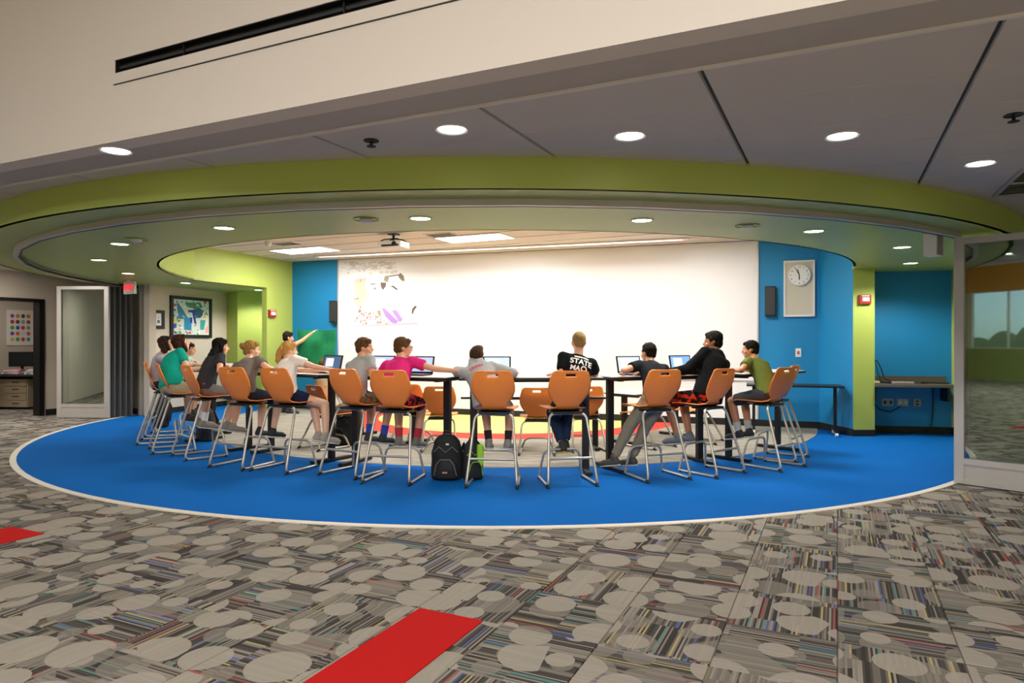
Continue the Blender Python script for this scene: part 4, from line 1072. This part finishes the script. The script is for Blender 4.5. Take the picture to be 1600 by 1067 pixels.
def hand(mb, w, d, down, side, s=1.0, curl=.5):
    """w wrist, d forward, down = palm normal, side = +1 thumb on +x side"""
    d = d.normalized(); down = (down-d*down.dot(d)).normalized(); lat = d.cross(down).normalized()*side
    for q in (-.022, -.007, .008, .022): mb.caps(w+d*.01*s+lat*q*.6*s, w+d*.075*s+lat*q*s, .015*s, .0125*s, 8)
    for k, (q, ln) in enumerate(((.026, .066), (.009, .075), (-.009, .070), (-.026, .055))):
        b0 = w+d*.08*s+lat*q*s; d1 = (d+down*curl*.35+lat*q*2.2).normalized(); b1 = b0+d1*ln*.5*s
        d2 = (d+down*curl*1.1+lat*q*1.5).normalized(); b2 = b1+d2*ln*.5*s
        mb.caps(b0, b1, .0095*s, .0085*s, 7); mb.caps(b1, b2, .0085*s, .0075*s, 7)
    t0 = w+d*.025*s+lat*.026*s; t1 = t0+(d*.6+lat*.75+down*.2).normalized()*.038*s; t2 = t1+(d*.9+lat*.3+down*.2).normalized()*.03*s
    mb.caps(t0, t1, .012*s, .010*s, 7); mb.caps(t1, t2, .010*s, .0085*s, 7)

SKIN = {'light': '#dba383', 'pale': '#e3b395', 'tan': '#b87a55', 'brown': '#8d5a3d'}
def person(seat, label, skin='light', shirt='#888888', shirt_name='tee', pants='#333333', pants2=None, pants_len=.72, head=None, hair='#5a3f2a', hair_kind='short', lean=14, side=0, twist=0, hunch=14,
           head_yaw=0, head_pitch=0, head_roll=0, lh=None, rh=None, la=None, ra=None, lk=None, rk=None, scale=1.0, sleeves=.55, shoes='#333333', socks=None, sole='#d8d4cc', py0=.335, px0=0, seat_z=.735,
           loc=None, hood=None, glasses=False, stand=False, group='students seated around the arc', hem=.05, neck_extra=0, bulk=1.0):
    if loc is None: x, y, yaw, _ = SEATS[seat]
    else: x, y, yaw = loc
    S = scale*(1 if stand else .93); msk = mat('skin_'+skin, SKIN[skin], .5, bump=.05, bscale=120)
    zp = (.88*S if stand else seat_z+.105*S)
    P = Vector((px0, py0, zp))
    # lean the trunk so that the head comes where the photograph has it
    def head_world(ln, sd):
        d1 = Vector((math.sin(R(sd)), math.sin(R(ln)), math.cos(R(ln))*math.cos(R(sd)))).normalized(); l2 = R(ln+hunch)
        d2 = Vector((math.sin(R(sd)*1.15), math.sin(l2), math.cos(l2)*math.cos(R(sd)))).normalized()
        h = P+d1*.21*S+d2*.235*S+(d2*.55+Vector((0, 0, .45))).normalized()*(.13+neck_extra)*S+Vector((0, .02, .015))
        q = Matrix.Rotation(R(yaw), 3, 'Z') @ h; return Vector((x, y, 0))+q
    if head:
        best = None
        for ln in range(-4, 46, 1):
            for sd in range(-26, 27, 1):
                q = head_world(ln, sd); ex_, ey_ = 800+FPX*q.x/q.y-head[0], 533.5-FPX*(q.z-CAM_H)/q.y-head[1]
                sc_ = ex_*ex_+ey_*ey_*.8+(ln-14)**2*.06+sd*sd*.06
                if best is None or sc_ < best[0]: best = (sc_, ln, sd, ex_, ey_)
        lean, side = best[1], best[2]
        
    la_, lb_ = R(lean), R(side)
    d1 = (Vector((math.sin(lb_), math.sin(la_), math.cos(la_)*math.cos(lb_)))).normalized()
    la2 = R(lean+hunch); d2 = (Vector((math.sin(lb_*1.15), math.sin(la2), math.cos(la2)*math.cos(lb_)))).normalized()
    mid = P+d1*.21*S; NB_ = mid+d2*.235*S
    tw = R(twist)
    xr = Vector((math.cos(tw), math.sin(tw), 0)); 
    xs_p = Vector((1, 0, 0))
    def spine(t):
        if t < 0: return P+d1*.42*S*t
        if t < .47: return P.lerp(mid, t/.47)
        return mid.lerp(NB_, (t-.47)/.53)
    def frame(t):
        dd = (spine(min(t+.1, 1.02))-spine(t-.1)).normalized(); xx = xs_p.lerp(xr, max(0, min(1, t))).normalized(); xx = (xx-dd*xx.dot(dd)).normalized(); return xx, dd.cross(xx)
    def torso(mb, ts, rx, ry, add=0):
        pts = [spine(t) for t in ts]; fr_ = [frame(t) for t in ts]
        mb.loft(pts, [f[0] for f in fr_], [f[1] for f in fr_], [(a*bulk+add)*S for a in rx], [(b*bulk+add)*S for b in ry])
    body = MB()
    TS = [-.22, -.10, .05, .25, .45, .65, .82, .93, 1.0]; RX = [.09, .135, .145, .128, .120, .137, .147, .115, .055]; RY = [.07, .10, .105, .09, .085, .095, .09, .068, .05]
    torso(body, TS, RX, RY)
    xx, yy = frame(.9); shc = spine(.90)
    SL, SR = shc-xx*.155*S, shc+xx*.155*S
    body.caps(shc-xx*.08*S, SL, .055*S, .045*S); body.caps(shc+xx*.08*S, SR, .055*S, .045*S)
    # head
    hd = (d2*.55+Vector((0, 0, .45))).normalized()
    NT = NB_+hd*(.075+neck_extra)*S+yy*.005
    hy = R(head_yaw); HR = Matrix.Rotation(hy+tw*.5, 3, 'Z') @ Matrix.Rotation(R(-head_pitch), 3, 'X') @ Matrix.Rotation(R(head_roll), 3, 'Y')
    hs_ = .93*S
    HC = NT+hd*.055*S+HR @ Vector((0, .022, .02))*hs_
    hp = lambda v: HC+HR @ (Vector(v)*hs_)
    body.caps(NB_-d2*.03*S, HC+HR @ Vector((0, -.02, -.04))*hs_, .052*S, .048*S)
    body.ell(hp((0, -.008, .028)), [q*hs_ for q in (.077, .096, .089)], HR); body.ell(hp((0, .03, -.045)), [q*hs_ for q in (.058, .062, .070)], HR)
    body.ell(hp((0, .062, -.095)), [q*hs_ for q in (.026, .020, .018)], HR)
    body.caps(hp((0, .088, .012)), hp((0, .108, -.030)), .009*hs_, .015*hs_, 8)
    body.ell(hp((0, .085, -.062)), [q*hs_ for q in (.024, .013, .011)], HR, 10, 7)
    body.ell(hp((0, .082, .022)), [q*hs_ for q in (.052, .014, .012)], HR, 10, 7)
    for s in (-1, 1):
        body.ell(hp((s*.078, -.005, -.010)), [q*hs_ for q in (.011, .020, .031)], HR, 10, 7)
        body.ell(hp((s*.045, .062, -.032)), [q*hs_ for q in (.022, .022, .02)], HR, 10, 7)
    # arms
    UA, FA = .265*S, .235*S
    tz = 1.035+.028
    if lh is None: lh = (-.13, .66, tz)
    if rh is None: rh = (.13, .66, tz)
    arms = []
    for s, sh_, tgt in ((-1, SL, lh), (1, SR, rh)):
        for q in range(12):      # elbows hang down, but swing outward until they clear the table top
            pole = Vector((s*(.25+.16*q), -.2, -1+.11*q)); e_, w_ = ik(sh_, Vector(tgt[:3]), UA, FA, pole)
            if stand or seat_z < .6 or e_.y < .44 or e_.z > 1.075: break
        arms.append((s, sh_, e_, w_))
        body.caps(sh_, e_, .045*S, .036*S); body.caps(e_, w_, .037*S, .024*S)
        body.ell(w_, [.026*S]*3, None, 8, 6)
        hand(body, w_, (w_-e_).normalized() if w_.z > tz+.06 or stand else ((w_-e_)*Vector((1, 1, 0)) if ((w_-e_)*Vector((1, 1, 0))).length > .05 else w_-e_), Vector((0, 0, -1)), -s, S*.95)
    # legs
    TH, SHN = .41*S, .39*S
    legs = []
    for s, tgt, kn in ((-1, la, lk), (1, ra, rk)):
        hip = P+Vector((s*.085*S, 0, -.03*S))
        if tgt is None: tgt = (s*.10, .62, .36) if seat_z > .6 else (s*.1, .62, .10)
        pole = Vector(kn) if kn else Vector((s*.15, .6, 1.0))
        k_, a_ = ik(hip, Vector(tgt), TH, SHN, pole); legs.append((s, hip, k_, a_))
        body.caps(hip, k_, .078*S, .053*S); body.caps(k_, k_.lerp(a_, .35), .052*S, .052*S); body.caps(k_.lerp(a_, .3), a_, .052*S, .033*S)
        fd = (Vector((k_.x-hip.x, k_.y-hip.y, 0)).normalized() + Vector((0, 0, -.15))).normalized() if not stand else Vector((s*.15, 1, -.05)).normalized()
        fr0 = a_+Vector((0, 0, -.045*S))-fd*.03*S; legs[-1] += (fd, fr0)
        body.caps(a_, fr0+fd*.02, .034*S, .032*S); body.caps(fr0, fr0+fd*.15*S, .030*S, .028*S)
    b = remeshed(body, .0095, 'person', msk)
    b.location = (x, y, 0); b.rotation_euler = (0, 0, R(yaw)); tag(b, label, 'person', group)
    # shirt
    ms = mat('cloth_'+shirt[1:], shirt, .95, bump=.35, bscale=28, var=.10, spec=.12)
    sh = MB(); hm = -hem/.42
    ts = [hm-.04, hm+.03, .05, .25, .45, .65, .82, .93, 1.02]; rx = [.156, .158, .152, .142, .138, .15, .155, .125, .068]; ry = [.118, .120, .116, .108, .104, .110, .102, .080, .062]
    torso(sh, ts, rx, ry, .006 if shirt_name != 'hoodie' else .016)
    for s, sh_, e_, w_ in arms:
        ex_ = .014 if shirt_name != 'hoodie' else .022
        sh.caps(spine(.87)+(sh_-spine(.9))*.5, sh_, .064*S, (.050+ex_)*S)
        if sleeves <= 1.0:
            q = sh_.lerp(e_, sleeves); sh.caps(sh_, sh_.lerp(e_, sleeves*.5), (.047+ex_)*S, (.048+ex_)*S); sh.cyl(sh_.lerp(e_, .05), q, (.046+ex_)*S, (.050+ex_)*S)
        else:
            sh.caps(sh_, e_, (.046+ex_)*S, (.040+ex_)*S); sh.cyl(e_, e_.lerp(w_, .95), (.038+ex_)*S, (.028+ex_*.7)*S); sh.ell(e_, [(.040+ex_)*S]*3)
    if shirt_name == 'hoodie':
        hb = spine(.98)-yy*.055*S
        for q in (-1, -.5, 0, .5, 1): sh.ell(hb+xx*q*.075*S+yy*(abs(q)*.03)+Vector((0, 0, .012-.01*abs(q))), [.048*S, .05*S, .05*S])
        if hood:
            for q in (-.8, 0, .8): sh.caps(spine(.97)-yy*.03+xx*q*.05, hp((q*.03, -.07, -.03)), .07*S, .06*S)
    so_ = remeshed(sh, .0125, shirt_name, ms, b, 3, .006, 14)
    # trousers or shorts
    mp_ = mat('cloth_'+pants[1:], pants, .95, bump=.3, bscale=22 if pants2 else 30, var=.14, spec=.12, col2=pants2)
    pn = MB()
    torso(pn, [-.26, -.16, -.02, .10, .16], [.10, .145, .155, .148, .144], [.085, .112, .118, .108, .102], .002)
    for s, hip, k_, a_, fd, fr0 in legs:
        if pants_len <= 1: pn.caps(hip, hip.lerp(k_, .3), .092*S, .088*S); pn.cyl(hip.lerp(k_, .1), hip.lerp(k_, pants_len), .090*S, .076*S)
        else: pn.caps(hip, k_, .092*S, .070*S); pn.cyl(k_, k_.lerp(a_, pants_len-1), .069*S, .052*S); pn.ell(k_, [.070*S]*3)
    remeshed(pn, .0125, 'trousers' if pants_len > 1 else 'shorts', mp_, b, 2, .004, 16)
    # shoes
    for s, hip, k_, a_, fd, fr0 in legs:
        latv = fd.cross(Vector((0, 0, 1))).normalized(); upv = latv.cross(fd)
        m3 = Matrix((latv, fd, upv)).transposed()
        shm = MB()
        shm.caps(fr0-fd*.005, fr0+fd*.15*S, .041*S, .037*S); shm.caps(a_+Vector((0, 0, .01)), fr0, .043*S, .043*S); shm.ell(fr0+fd*.16*S-upv*.006, [.044*S, .055*S, .032*S], m3)
        so2 = remeshed(shm, .0105, 'shoe', mat('shoe_'+shoes[1:], shoes, .7, bump=.2, bscale=60), b, 2)
        MB().loft([fr0+fd*q*S-upv*.034*S for q in (-.04, -.025, .05, .12, .18, .20)], [latv]*6, [upv]*6, [.02, .038, .036, .043, .036, .012], [.010]*6, 12).build('sole', mat('sole_'+sole[1:], sole, .7), so2, smooth=True)
        if socks:
            MB().cyl(a_, a_.lerp(k_, .32), .039*S, .046*S).build('sock', mat('sock_'+socks[1:], socks, .9), b, smooth=True)
    # hair
    mh = mat('hair_'+hair[1:], hair, .75, bump=.6, bscale=70, var=.25, spec=.12)
    h = MB()
    if hair_kind == 'crop':
        h.ell(hp((0, -.014, .036)), [q*hs_ for q in (.080, .097, .088)], HR); h.ell(hp((0, -.045, -.01)), [q*hs_ for q in (.068, .058, .06)], HR)
    else:
        h.ell(hp((0, -.016, .046)), [q*hs_ for q in (.086, .101, .090)], HR); h.ell(hp((0, -.048, -.010)), [q*hs_ for q in (.074, .062, .072)], HR)
        h.ell(hp((.02, .055, .080)), [q*hs_ for q in (.055, .04, .034)], HR)
        for s in (-1, 1): h.ell(hp((s*.070, .005, .03)), [q*hs_ for q in (.018, .03, .038)], HR)
    if hair_kind == 'long':
        bk = NB_-yy*.07*S
        for q in (-.05, -.02, .02, .05):
            h.caps(hp((q, -.06, -.02)), bk+xx*q*1.1*S+Vector((0, 0, -.04)), .045*S, .045*S); h.caps(bk+xx*q*1.1*S+Vector((0, 0, -.04)), bk-d2*.16*S-yy*.015+xx*q*1.2*S, .044*S, .022*S)
        for s in (-1, 1): h.caps(hp((s*.075, .01, .02)), hp((s*.078, .005, -.12)), .028*S, .026*S)
    if hair_kind == 'bob':
        for s in (-1, 0, 1): h.caps(hp((s*.06, -.035, .0)), hp((s*.064, -.045, -.11)), .045*S, .04*S)
        for s in (-1, 1): h.caps(hp((s*.078, .02, .03)), hp((s*.076, .03, -.10)), .022*S, .022*S)
    if hair_kind == 'bun':
        h.ell(hp((0, -.12, .055)), [.042*S, .036*S, .042*S], HR); h.caps(hp((0, -.08, .04)), hp((0, -.11, .055)), .03*S, .03*S)
    if hair_kind == 'ponytail':
        a1 = hp((0, -.105, .045)); a2 = hp((-.005, -.135, -.02)); a3 = a2+HR @ Vector((-.01, .0, -.09)); a4 = a3+HR @ Vector((-.012, .01, -.09))
        h.caps(hp((0, -.07, .04)), a1, .04*S, .026*S); h.caps(a1, a2, .026*S, .036*S); h.caps(a2, a3, .036*S, .038*S); h.caps(a3, a4, .038*S, .012*S)
    ho = remeshed(h, .0095, 'hair', mh, b, 1, .010 if hair_kind != 'crop' else .002, 55, .35)
    if hair_kind == 'ponytail':
        MB().tube([a1+HR @ Vector((.030*math.cos(t), .0, .030*math.sin(t))) for t in [i*math.pi/6 for i in range(12)]], .008, 6, True).build('hair_tie', mat('hair_tie', '#e7c65a', .7), ho, smooth=True)
    for s in (-1, 1):
        MB().ell(hp((s*.031, .081, .004)), [.0125*hs_, .008*hs_, .0085*hs_], HR, 12, 8).build('eye', mat('eye_white', '#e6e0da', .3), b, smooth=True)
        MB().ell(hp((s*.031, .0885, .004)), [.0055*hs_, .003*hs_, .0055*hs_], HR, 10, 7).build('iris', mat('iris_dark', '#2b1c14', .3), b, smooth=True)
        MB().caps(hp((s*.016, .0935, .024)), hp((s*.046, .084, .026)), .0035, .003, 6).build('eyebrow', mh, b, smooth=True)
    MB().caps(hp((-.019, .096, -.062)), hp((.019, .096, -.062)), .0035, .0035, 6).build('mouth', mat('lips', '#a8584a', .5), b, smooth=True)
    if glasses:
        gl = MB()
        for s in (-1, 1):
            gl.tube([hp((s*.033+.022*math.cos(t), .105, .004+.016*math.sin(t))) for t in [i*math.pi/6 for i in range(12)]], .0025, 6, True)
            gl.tube([hp((s*.055, .105, .008)), hp((s*.080, .06, .008)), hp((s*.086, -.01, .004))], .0025, 6)
        gl.tube([hp((-.011, .106, .006)), hp((.011, .106, .006))], .0025, 6); gl.build('glasses', M_BLACK, b, smooth=True)
    return b, so_, dict(spine=spine, frame=frame, S=S, hp=hp)

def print_text(s, size, info, shirt_obj, body_obj, t, m, offx=0, dz=0, tilt=0):
    """lettering wrapped on the back of a shirt"""
    bvh = BVHTree.FromPolygons([v.co for v in shirt_obj.data.vertices], [p.vertices[:] for p in shirt_obj.data.polygons])
    xx, yy = info['frame'](t); c = info['spine'](t); up = -yy.cross(xx) if (-yy.cross(xx)).z > 0 else yy.cross(xx)
    o = text_mesh(s, size, 'lettering', m, body_obj, .002, .002)
    bm = bmesh.new(); bm.from_mesh(o.data)
    bmesh.ops.subdivide_edges(bm, edges=[e for e in bm.edges if e.calc_length() > size*.3], cuts=2)
    ca, sa = math.cos(R(tilt)), math.sin(R(tilt))
    for v in bm.verts:
        px_, pz_ = v.co.x*ca-v.co.y*sa+offx, v.co.x*sa+v.co.y*ca+dz
        orig = c+xx*px_+up*pz_-yy*.5
        hit, nrm, _, _ = bvh.ray_cast(orig, yy)
        v.co = (hit if hit else c+xx*px_+up*pz_-yy*.12)-yy*(.004+v.co.z)
    bm.to_mesh(o.data); bm.free(); return o

person('A2', head=(299, 541), label='child in pale teal tee with dark hair at the far left end of the tables', skin='light', shirt='#a9c9c4', pants='#3a3f4a', hair='#3b2a20', lean=22, head_yaw=-20, scale=.93)
person('A', py0=.25, px0=-.05, head=(258, 541), label='child in pale grey tee with dark hair at the far left, leaning on the table', skin='light', shirt='#aaa6ac', pants='#2e3038', hair='#33241b', hair_kind='bob', lean=20, hunch=20, head_pitch=-15, scale=1.0)
person('B', py0=.25, px0=-.02, bulk=1.18, head=(281, 541), label='heavier girl in teal tee and khaki shorts with brown hair', skin='pale', shirt='#16a08b', pants='#b9a581', pants_len=.85, hair='#41271c', hair_kind='bob', lean=22, hunch=22, head_pitch=-18, scale=1.1, shoes='#8b8478', socks='#e4e2de', sole='#e6e2da')
person('C', px0=-.06, head=(343, 545), label='girl in charcoal tee with long straight black hair', skin='light', shirt='#34363b', pants='#6a6664', pants_len=.85, hair='#17120f', hair_kind='long', lean=16, hunch=12, scale=1.03, shoes='#8f887a', head_yaw=-15)
person('D', px0=-.06, head=(391, 549), label='child in taupe grey tee with dark blond bun', skin='pale', shirt='#77706a', pants='#262d3a', pants_len=.8, hair='#9a7440', hair_kind='bun', lean=24, hunch=14, side=6, scale=1.0, shoes='#25252a', sole='#e8e8e8', head_yaw=-30)
person('E', px0=-.06, head=(450, 550), label='girl in white tee and navy shorts with blonde ponytail reaching right', skin='pale', shirt='#e7e4e0', pants='#1f2747', pants_len=.5, hair='#b98d4f', hair_kind='ponytail', lean=16, hunch=12, side=8, twist=-18, scale=.98, rh=(.42, .66, 1.06), lh=(.1, .70, 1.06), shoes='#a59a8b', head_yaw=-25, la=(.22, .55, .36), ra=(.36, .50, .36), lk=(.5, 1, .6), rk=(.7, 1, .6))
person('F', px0=-.06, head=(567, 545), label='boy in pale grey tee with brown hair looking to the right', skin='light', shirt='#a9afb1', pants='#8c8064', pants2='#5f5947', pants_len=.9, hair='#5d4128', hair_kind='short', lean=14, hunch=12, side=3, twist=-14, scale=1.03, head_yaw=-52, shoes='#34343a', socks='#2f4fae', rh=(.25, .6, 1.06))
person('G', px0=-.03, head=(627, 545), label='boy with glasses in bright pink tee resting his arm on the table', skin='light', shirt='#dd2f7d', pants='#a62440', pants2='#1c161c', pants_len=.9, hair='#5a4126', hair_kind='short', lean=16, hunch=12, side=6, twist=-12, scale=1.03, head_yaw=-48, glasses=True, rh=(.62, .56, 1.08), shoes='#75716c', socks='#c0303e')
bH, sH, iH = person('H', px0=-.08, py0=.36, bulk=1.05, head=(743, 557), label='child in light grey hoodie slumped on the table with head down', skin='light', shirt='#a7a7a8', shirt_name='hoodie', pants='#7d8ba3', pants_len=.85, hair='#3e2e1e', hair_kind='short', lean=30, hunch=34, side=-10, scale=.98, sleeves=1.1, head_pitch=-35, head_roll=10, hood=True, rh=(.16, .72, 1.07), lh=(-.24, .74, 1.07), shoes='#8e8a80', socks='#1d1d1f')
print_text('HHHH', .05, iH, sH, bH, .72, mat('hoodie_red', '#cf4348', .8), -.03, 0, 8)
bI, sI, iI = person('I', px0=.08, py0=.36, bulk=1.05, head=(905, 535), label='boy in black lettered tee and jeans with cropped blond hair', skin='light', shirt='#141517', pants='#26344d', pants_len=1.9, hair='#a08356', hair_kind='crop', lean=4, hunch=8, side=3, scale=1.06, head_yaw=0, shoes='#2a2c2c', sole='#c9a21a', la=(.02, .50, .34), ra=(.08, .62, .33), neck_extra=.01, lh=(-.05, .60, 1.06), rh=(.2, .60, 1.06))
mw = mat('print_white', '#e4e2dc', .8)
print_text('HHHHH HHHH', .022, iI, sI, bI, .80, mw, .02, .045); print_text('STATE', .082, iI, sI, bI, .80, mw, .02, -.012); print_text('MA', .07, iI, sI, bI, .62, mw, -.035, -.01); print_text('O', .085, iI, sI, bI, .62, mw, .055, -.005)
person('J', px0=.05, head=(1014, 553), label='boy in dark tee and khaki trousers leaning in to his laptop', skin='light', shirt='#202327', pants='#8f8470', pants_len=1.9, hair='#1f1a16', hair_kind='short', lean=26, hunch=16, side=-8, scale=1.0, head_yaw=15, la=(-.34, .60, .11), ra=(-.1, .62, .11), shoes='#4a4640', lh=(-.14, .68, 1.06), rh=(.06, .66, 1.06))
person('K', px0=.05, py0=.33, bulk=1.1, head=(1117, 536), label='boy in black hoodie with red patterned shorts at a laptop', skin='tan', shirt='#111214', shirt_name='hoodie', pants='#b5301f', pants2='#17161a', pants_len=.95, hair='#15110f', hair_kind='short', lean=16, hunch=14, side=-2, scale=1.1, sleeves=1.1, head_yaw=28, shoes='#6b7075', lh=(-.28, .64, 1.06), rh=(-.02, .66, 1.06))
person('L', px0=.04, head=(1174, 549), label='boy in olive green tee and charcoal shorts with short black hair', skin='tan', shirt='#5f6a30', pants='#3a3d42', pants_len=.9, hair='#14100e', hair_kind='short', lean=20, hunch=14, side=-4, scale=1.0, head_yaw=30, shoes='#24262a', socks='#b9b9b4')
person(None, head=(503, 563), label='child in cream top sitting low behind the tall tables, partly behind a laptop', skin='light', shirt='#cfc0a2', pants='#5b5348', pants_len=1.8, hair='#6b4a2c', hair_kind='short', lean=10, hunch=10, scale=.98, seat_z=.45, loc=(-2.62, 8.75, -40), lh=(-.15, .6, .80), rh=(.15, .6, .80), shoes='#4a4640', group='children on the low chairs')
ps = at_z(447, 647, 0)
person(None, 'standing boy in maroon and grey top raising both arms to hold green paper', 'light', '#9c3a42', pants='#3c4048', pants_len=1.9, hair='#241a15', hair_kind='short', lean=0, hunch=2, scale=1.0, stand=True, loc=(ps.x, ps.y, -58), py0=0, la=(-.1, -.02, .09), ra=(.1, .04, .09), lh=(.0, .60, 1.58), rh=(.25, .42, 1.56), sleeves=.6, shoes='#2a2a2c', group='people standing at the back')
# green paper
gp = at(494, 545, 13.35); g_ = MB(); nx_, nz_ = 22, 16; vs_ = []; fs_ = []
for layer in (0, .004):
    for j in range(nz_+1):
        for i in range(nx_+1):
            x_ = (i/nx_-.5)*.84; z_ = (j/nz_-.5)*.74
            y_ = .03*noise.noise(Vector((x_*5, z_*4, 2)))+.02*math.sin(x_*9+z_*3)
            vs_.append(Vector((x_+.05*z_, y_+layer, z_+.03*noise.noise(Vector((x_*3, 0, 4)))*(1 if j == nz_ else .2))))
N_ = (nx_+1)*(nz_+1)
for j in range(nz_):
    for i in range(nx_):
        a = j*(nx_+1)+i; fs_.append((a, a+1, a+nx_+2, a+nx_+1)); fs_.append((N_+a, N_+a+nx_+1, N_+a+nx_+2, N_+a+1))
rim = [i for i in range(nx_+1)]+[j*(nx_+1)+nx_ for j in range(1, nz_+1)]+[nz_*(nx_+1)+i for i in range(nx_-1, -1, -1)]+[j*(nx_+1) for j in range(nz_-1, 0, -1)]
for k in range(len(rim)):
    a, b = rim[k], rim[(k+1) % len(rim)]; fs_.append((a, N_+a, N_+b, b))
gpo = g_.add(vs_, fs_).build('green_paper', mat('green_sheet', '#0f7a4a', .5, bump=.2, bscale=12, var=.2), smooth=True, loc=gp, rz=R(-15))
tag(gpo, 'large wrinkled green sheet held up in front of the left blue wall', 'paper')

# ------------------------------------------------------------ bags
def backpack(px, py, Y, rz, label, mcol, accent, h=.46, wd=.33, dp=.22, logo=True):
    p = at_z(px, py, .005)
    t = thing('backpack', label, 'bag', (p.x, p.y+dp/2, .006), rz)
    body = MB(); body.loft([Vector((0, 0.01*math.sin(q*3), h*q)) for q in (0.0, .03, .3, .6, .85, .96, 1.0)], [Vector((1, 0, 0))]*7, [Vector((0, 1, 0))]*7, [wd*.40, wd*.49, wd*.5, wd*.48, wd*.40, wd*.26, wd*.1], [dp*.4, dp*.5, dp*.5, dp*.46, dp*.36, dp*.24, dp*.1], 22)
    remeshed(body, .012, 'main_bag', mat('bag_'+mcol[1:], mcol, .75, bump=.3, bscale=60), t, 2, .008, 9)
    pk = MB(); pk.loft([Vector((0, -dp*.42, h*q)) for q in (.04, .08, .25, .42, .5)], [Vector((1, 0, 0))]*5, [Vector((0, 1, 0))]*5, [wd*.30, wd*.36, wd*.37, wd*.32, wd*.2], [dp*.16, dp*.22, dp*.24, dp*.2, dp*.1], 18)
    remeshed(pk, .01, 'front_pocket', mat('bagp_'+mcol[1:], mcol, .7, bump=.3, bscale=60), t, 2, .004, 9)
    ma = mat('bagtrim_'+accent[1:], accent, .6)
    MB().tube([(-wd*.34, -dp*.5, h*.12), (-wd*.27, -dp*.6, h*.36), (-wd*.15, -dp*.62, h*.47), (wd*.15, -dp*.62, h*.47), (wd*.27, -dp*.6, h*.36), (wd*.34, -dp*.5, h*.12)], .005, 6).build('piping', ma, t, smooth=True)
    MB().tube([(-wd*.36, -dp*.36, h*.62), (-wd*.2, -dp*.45, h*.74), (0, -dp*.46, h*.62), (wd*.2, -dp*.45, h*.74), (wd*.36, -dp*.36, h*.62)], .005, 6).build('zip', ma, t, smooth=True)
    MB().tube([(-.04, 0, h*.97), (-.03, -.01, h*1.06), (.03, -.01, h*1.06), (.04, 0, h*.97)], .009, 8).build('handle', M_BLACK, t, smooth=True)
    for s in (-1, 1): MB().tube([(s*.07, dp*.4, h*.9), (s*.1, dp*.62, h*.6), (s*.11, dp*.5, h*.15)], .014, 8).build('shoulder_strap', M_BLACK, t, smooth=True)
    if logo:
        MB().box((.02, -dp*.5, h*.80), (.03, .01, .015)).build('logo_tab', M_WHITE, t)
        MB().box((0, -dp*.68, h*.2), (.05, .008, .016)).build('logo_tab', mat('bag_logo_orange', '#c98a6a', .6), t)
    return t
backpack(697, 752, 6.8, R(-4), 'black backpack with grey piping standing on the blue carpet behind the pink tee boy', '#101113', '#6f6f70')
backpack(738, 751, 6.9, R(20), 'black and lime green bag behind the black backpack', '#15171a', '#8fd12f', .40, .22, .18, False)
t = bpy.data.objects['backpack.001']; MB().box((.055, -.075, .25), (.07, .05, .22)).build('lime_panel', mat('lime_cloth', '#9bd334', .6), t, bevel=.02)
backpack(537, 697, 8.9, R(-30), 'black backpack on the grey carpet under the table of the pale grey tee boy', '#141517', '#3a3a3c', .50, .34)
backpack(318, 690, 9.4, R(-60), 'dark backpack on the floor below the charcoal tee girl', '#17181b', '#333438', .46, .32)
backpack(247, 668, 10, R(-70), 'black bag on the floor beneath the leftmost tall chairs', '#0f1012', '#2a2a2c', .5, .4)

bpy.data.scenes.remove(TMP)
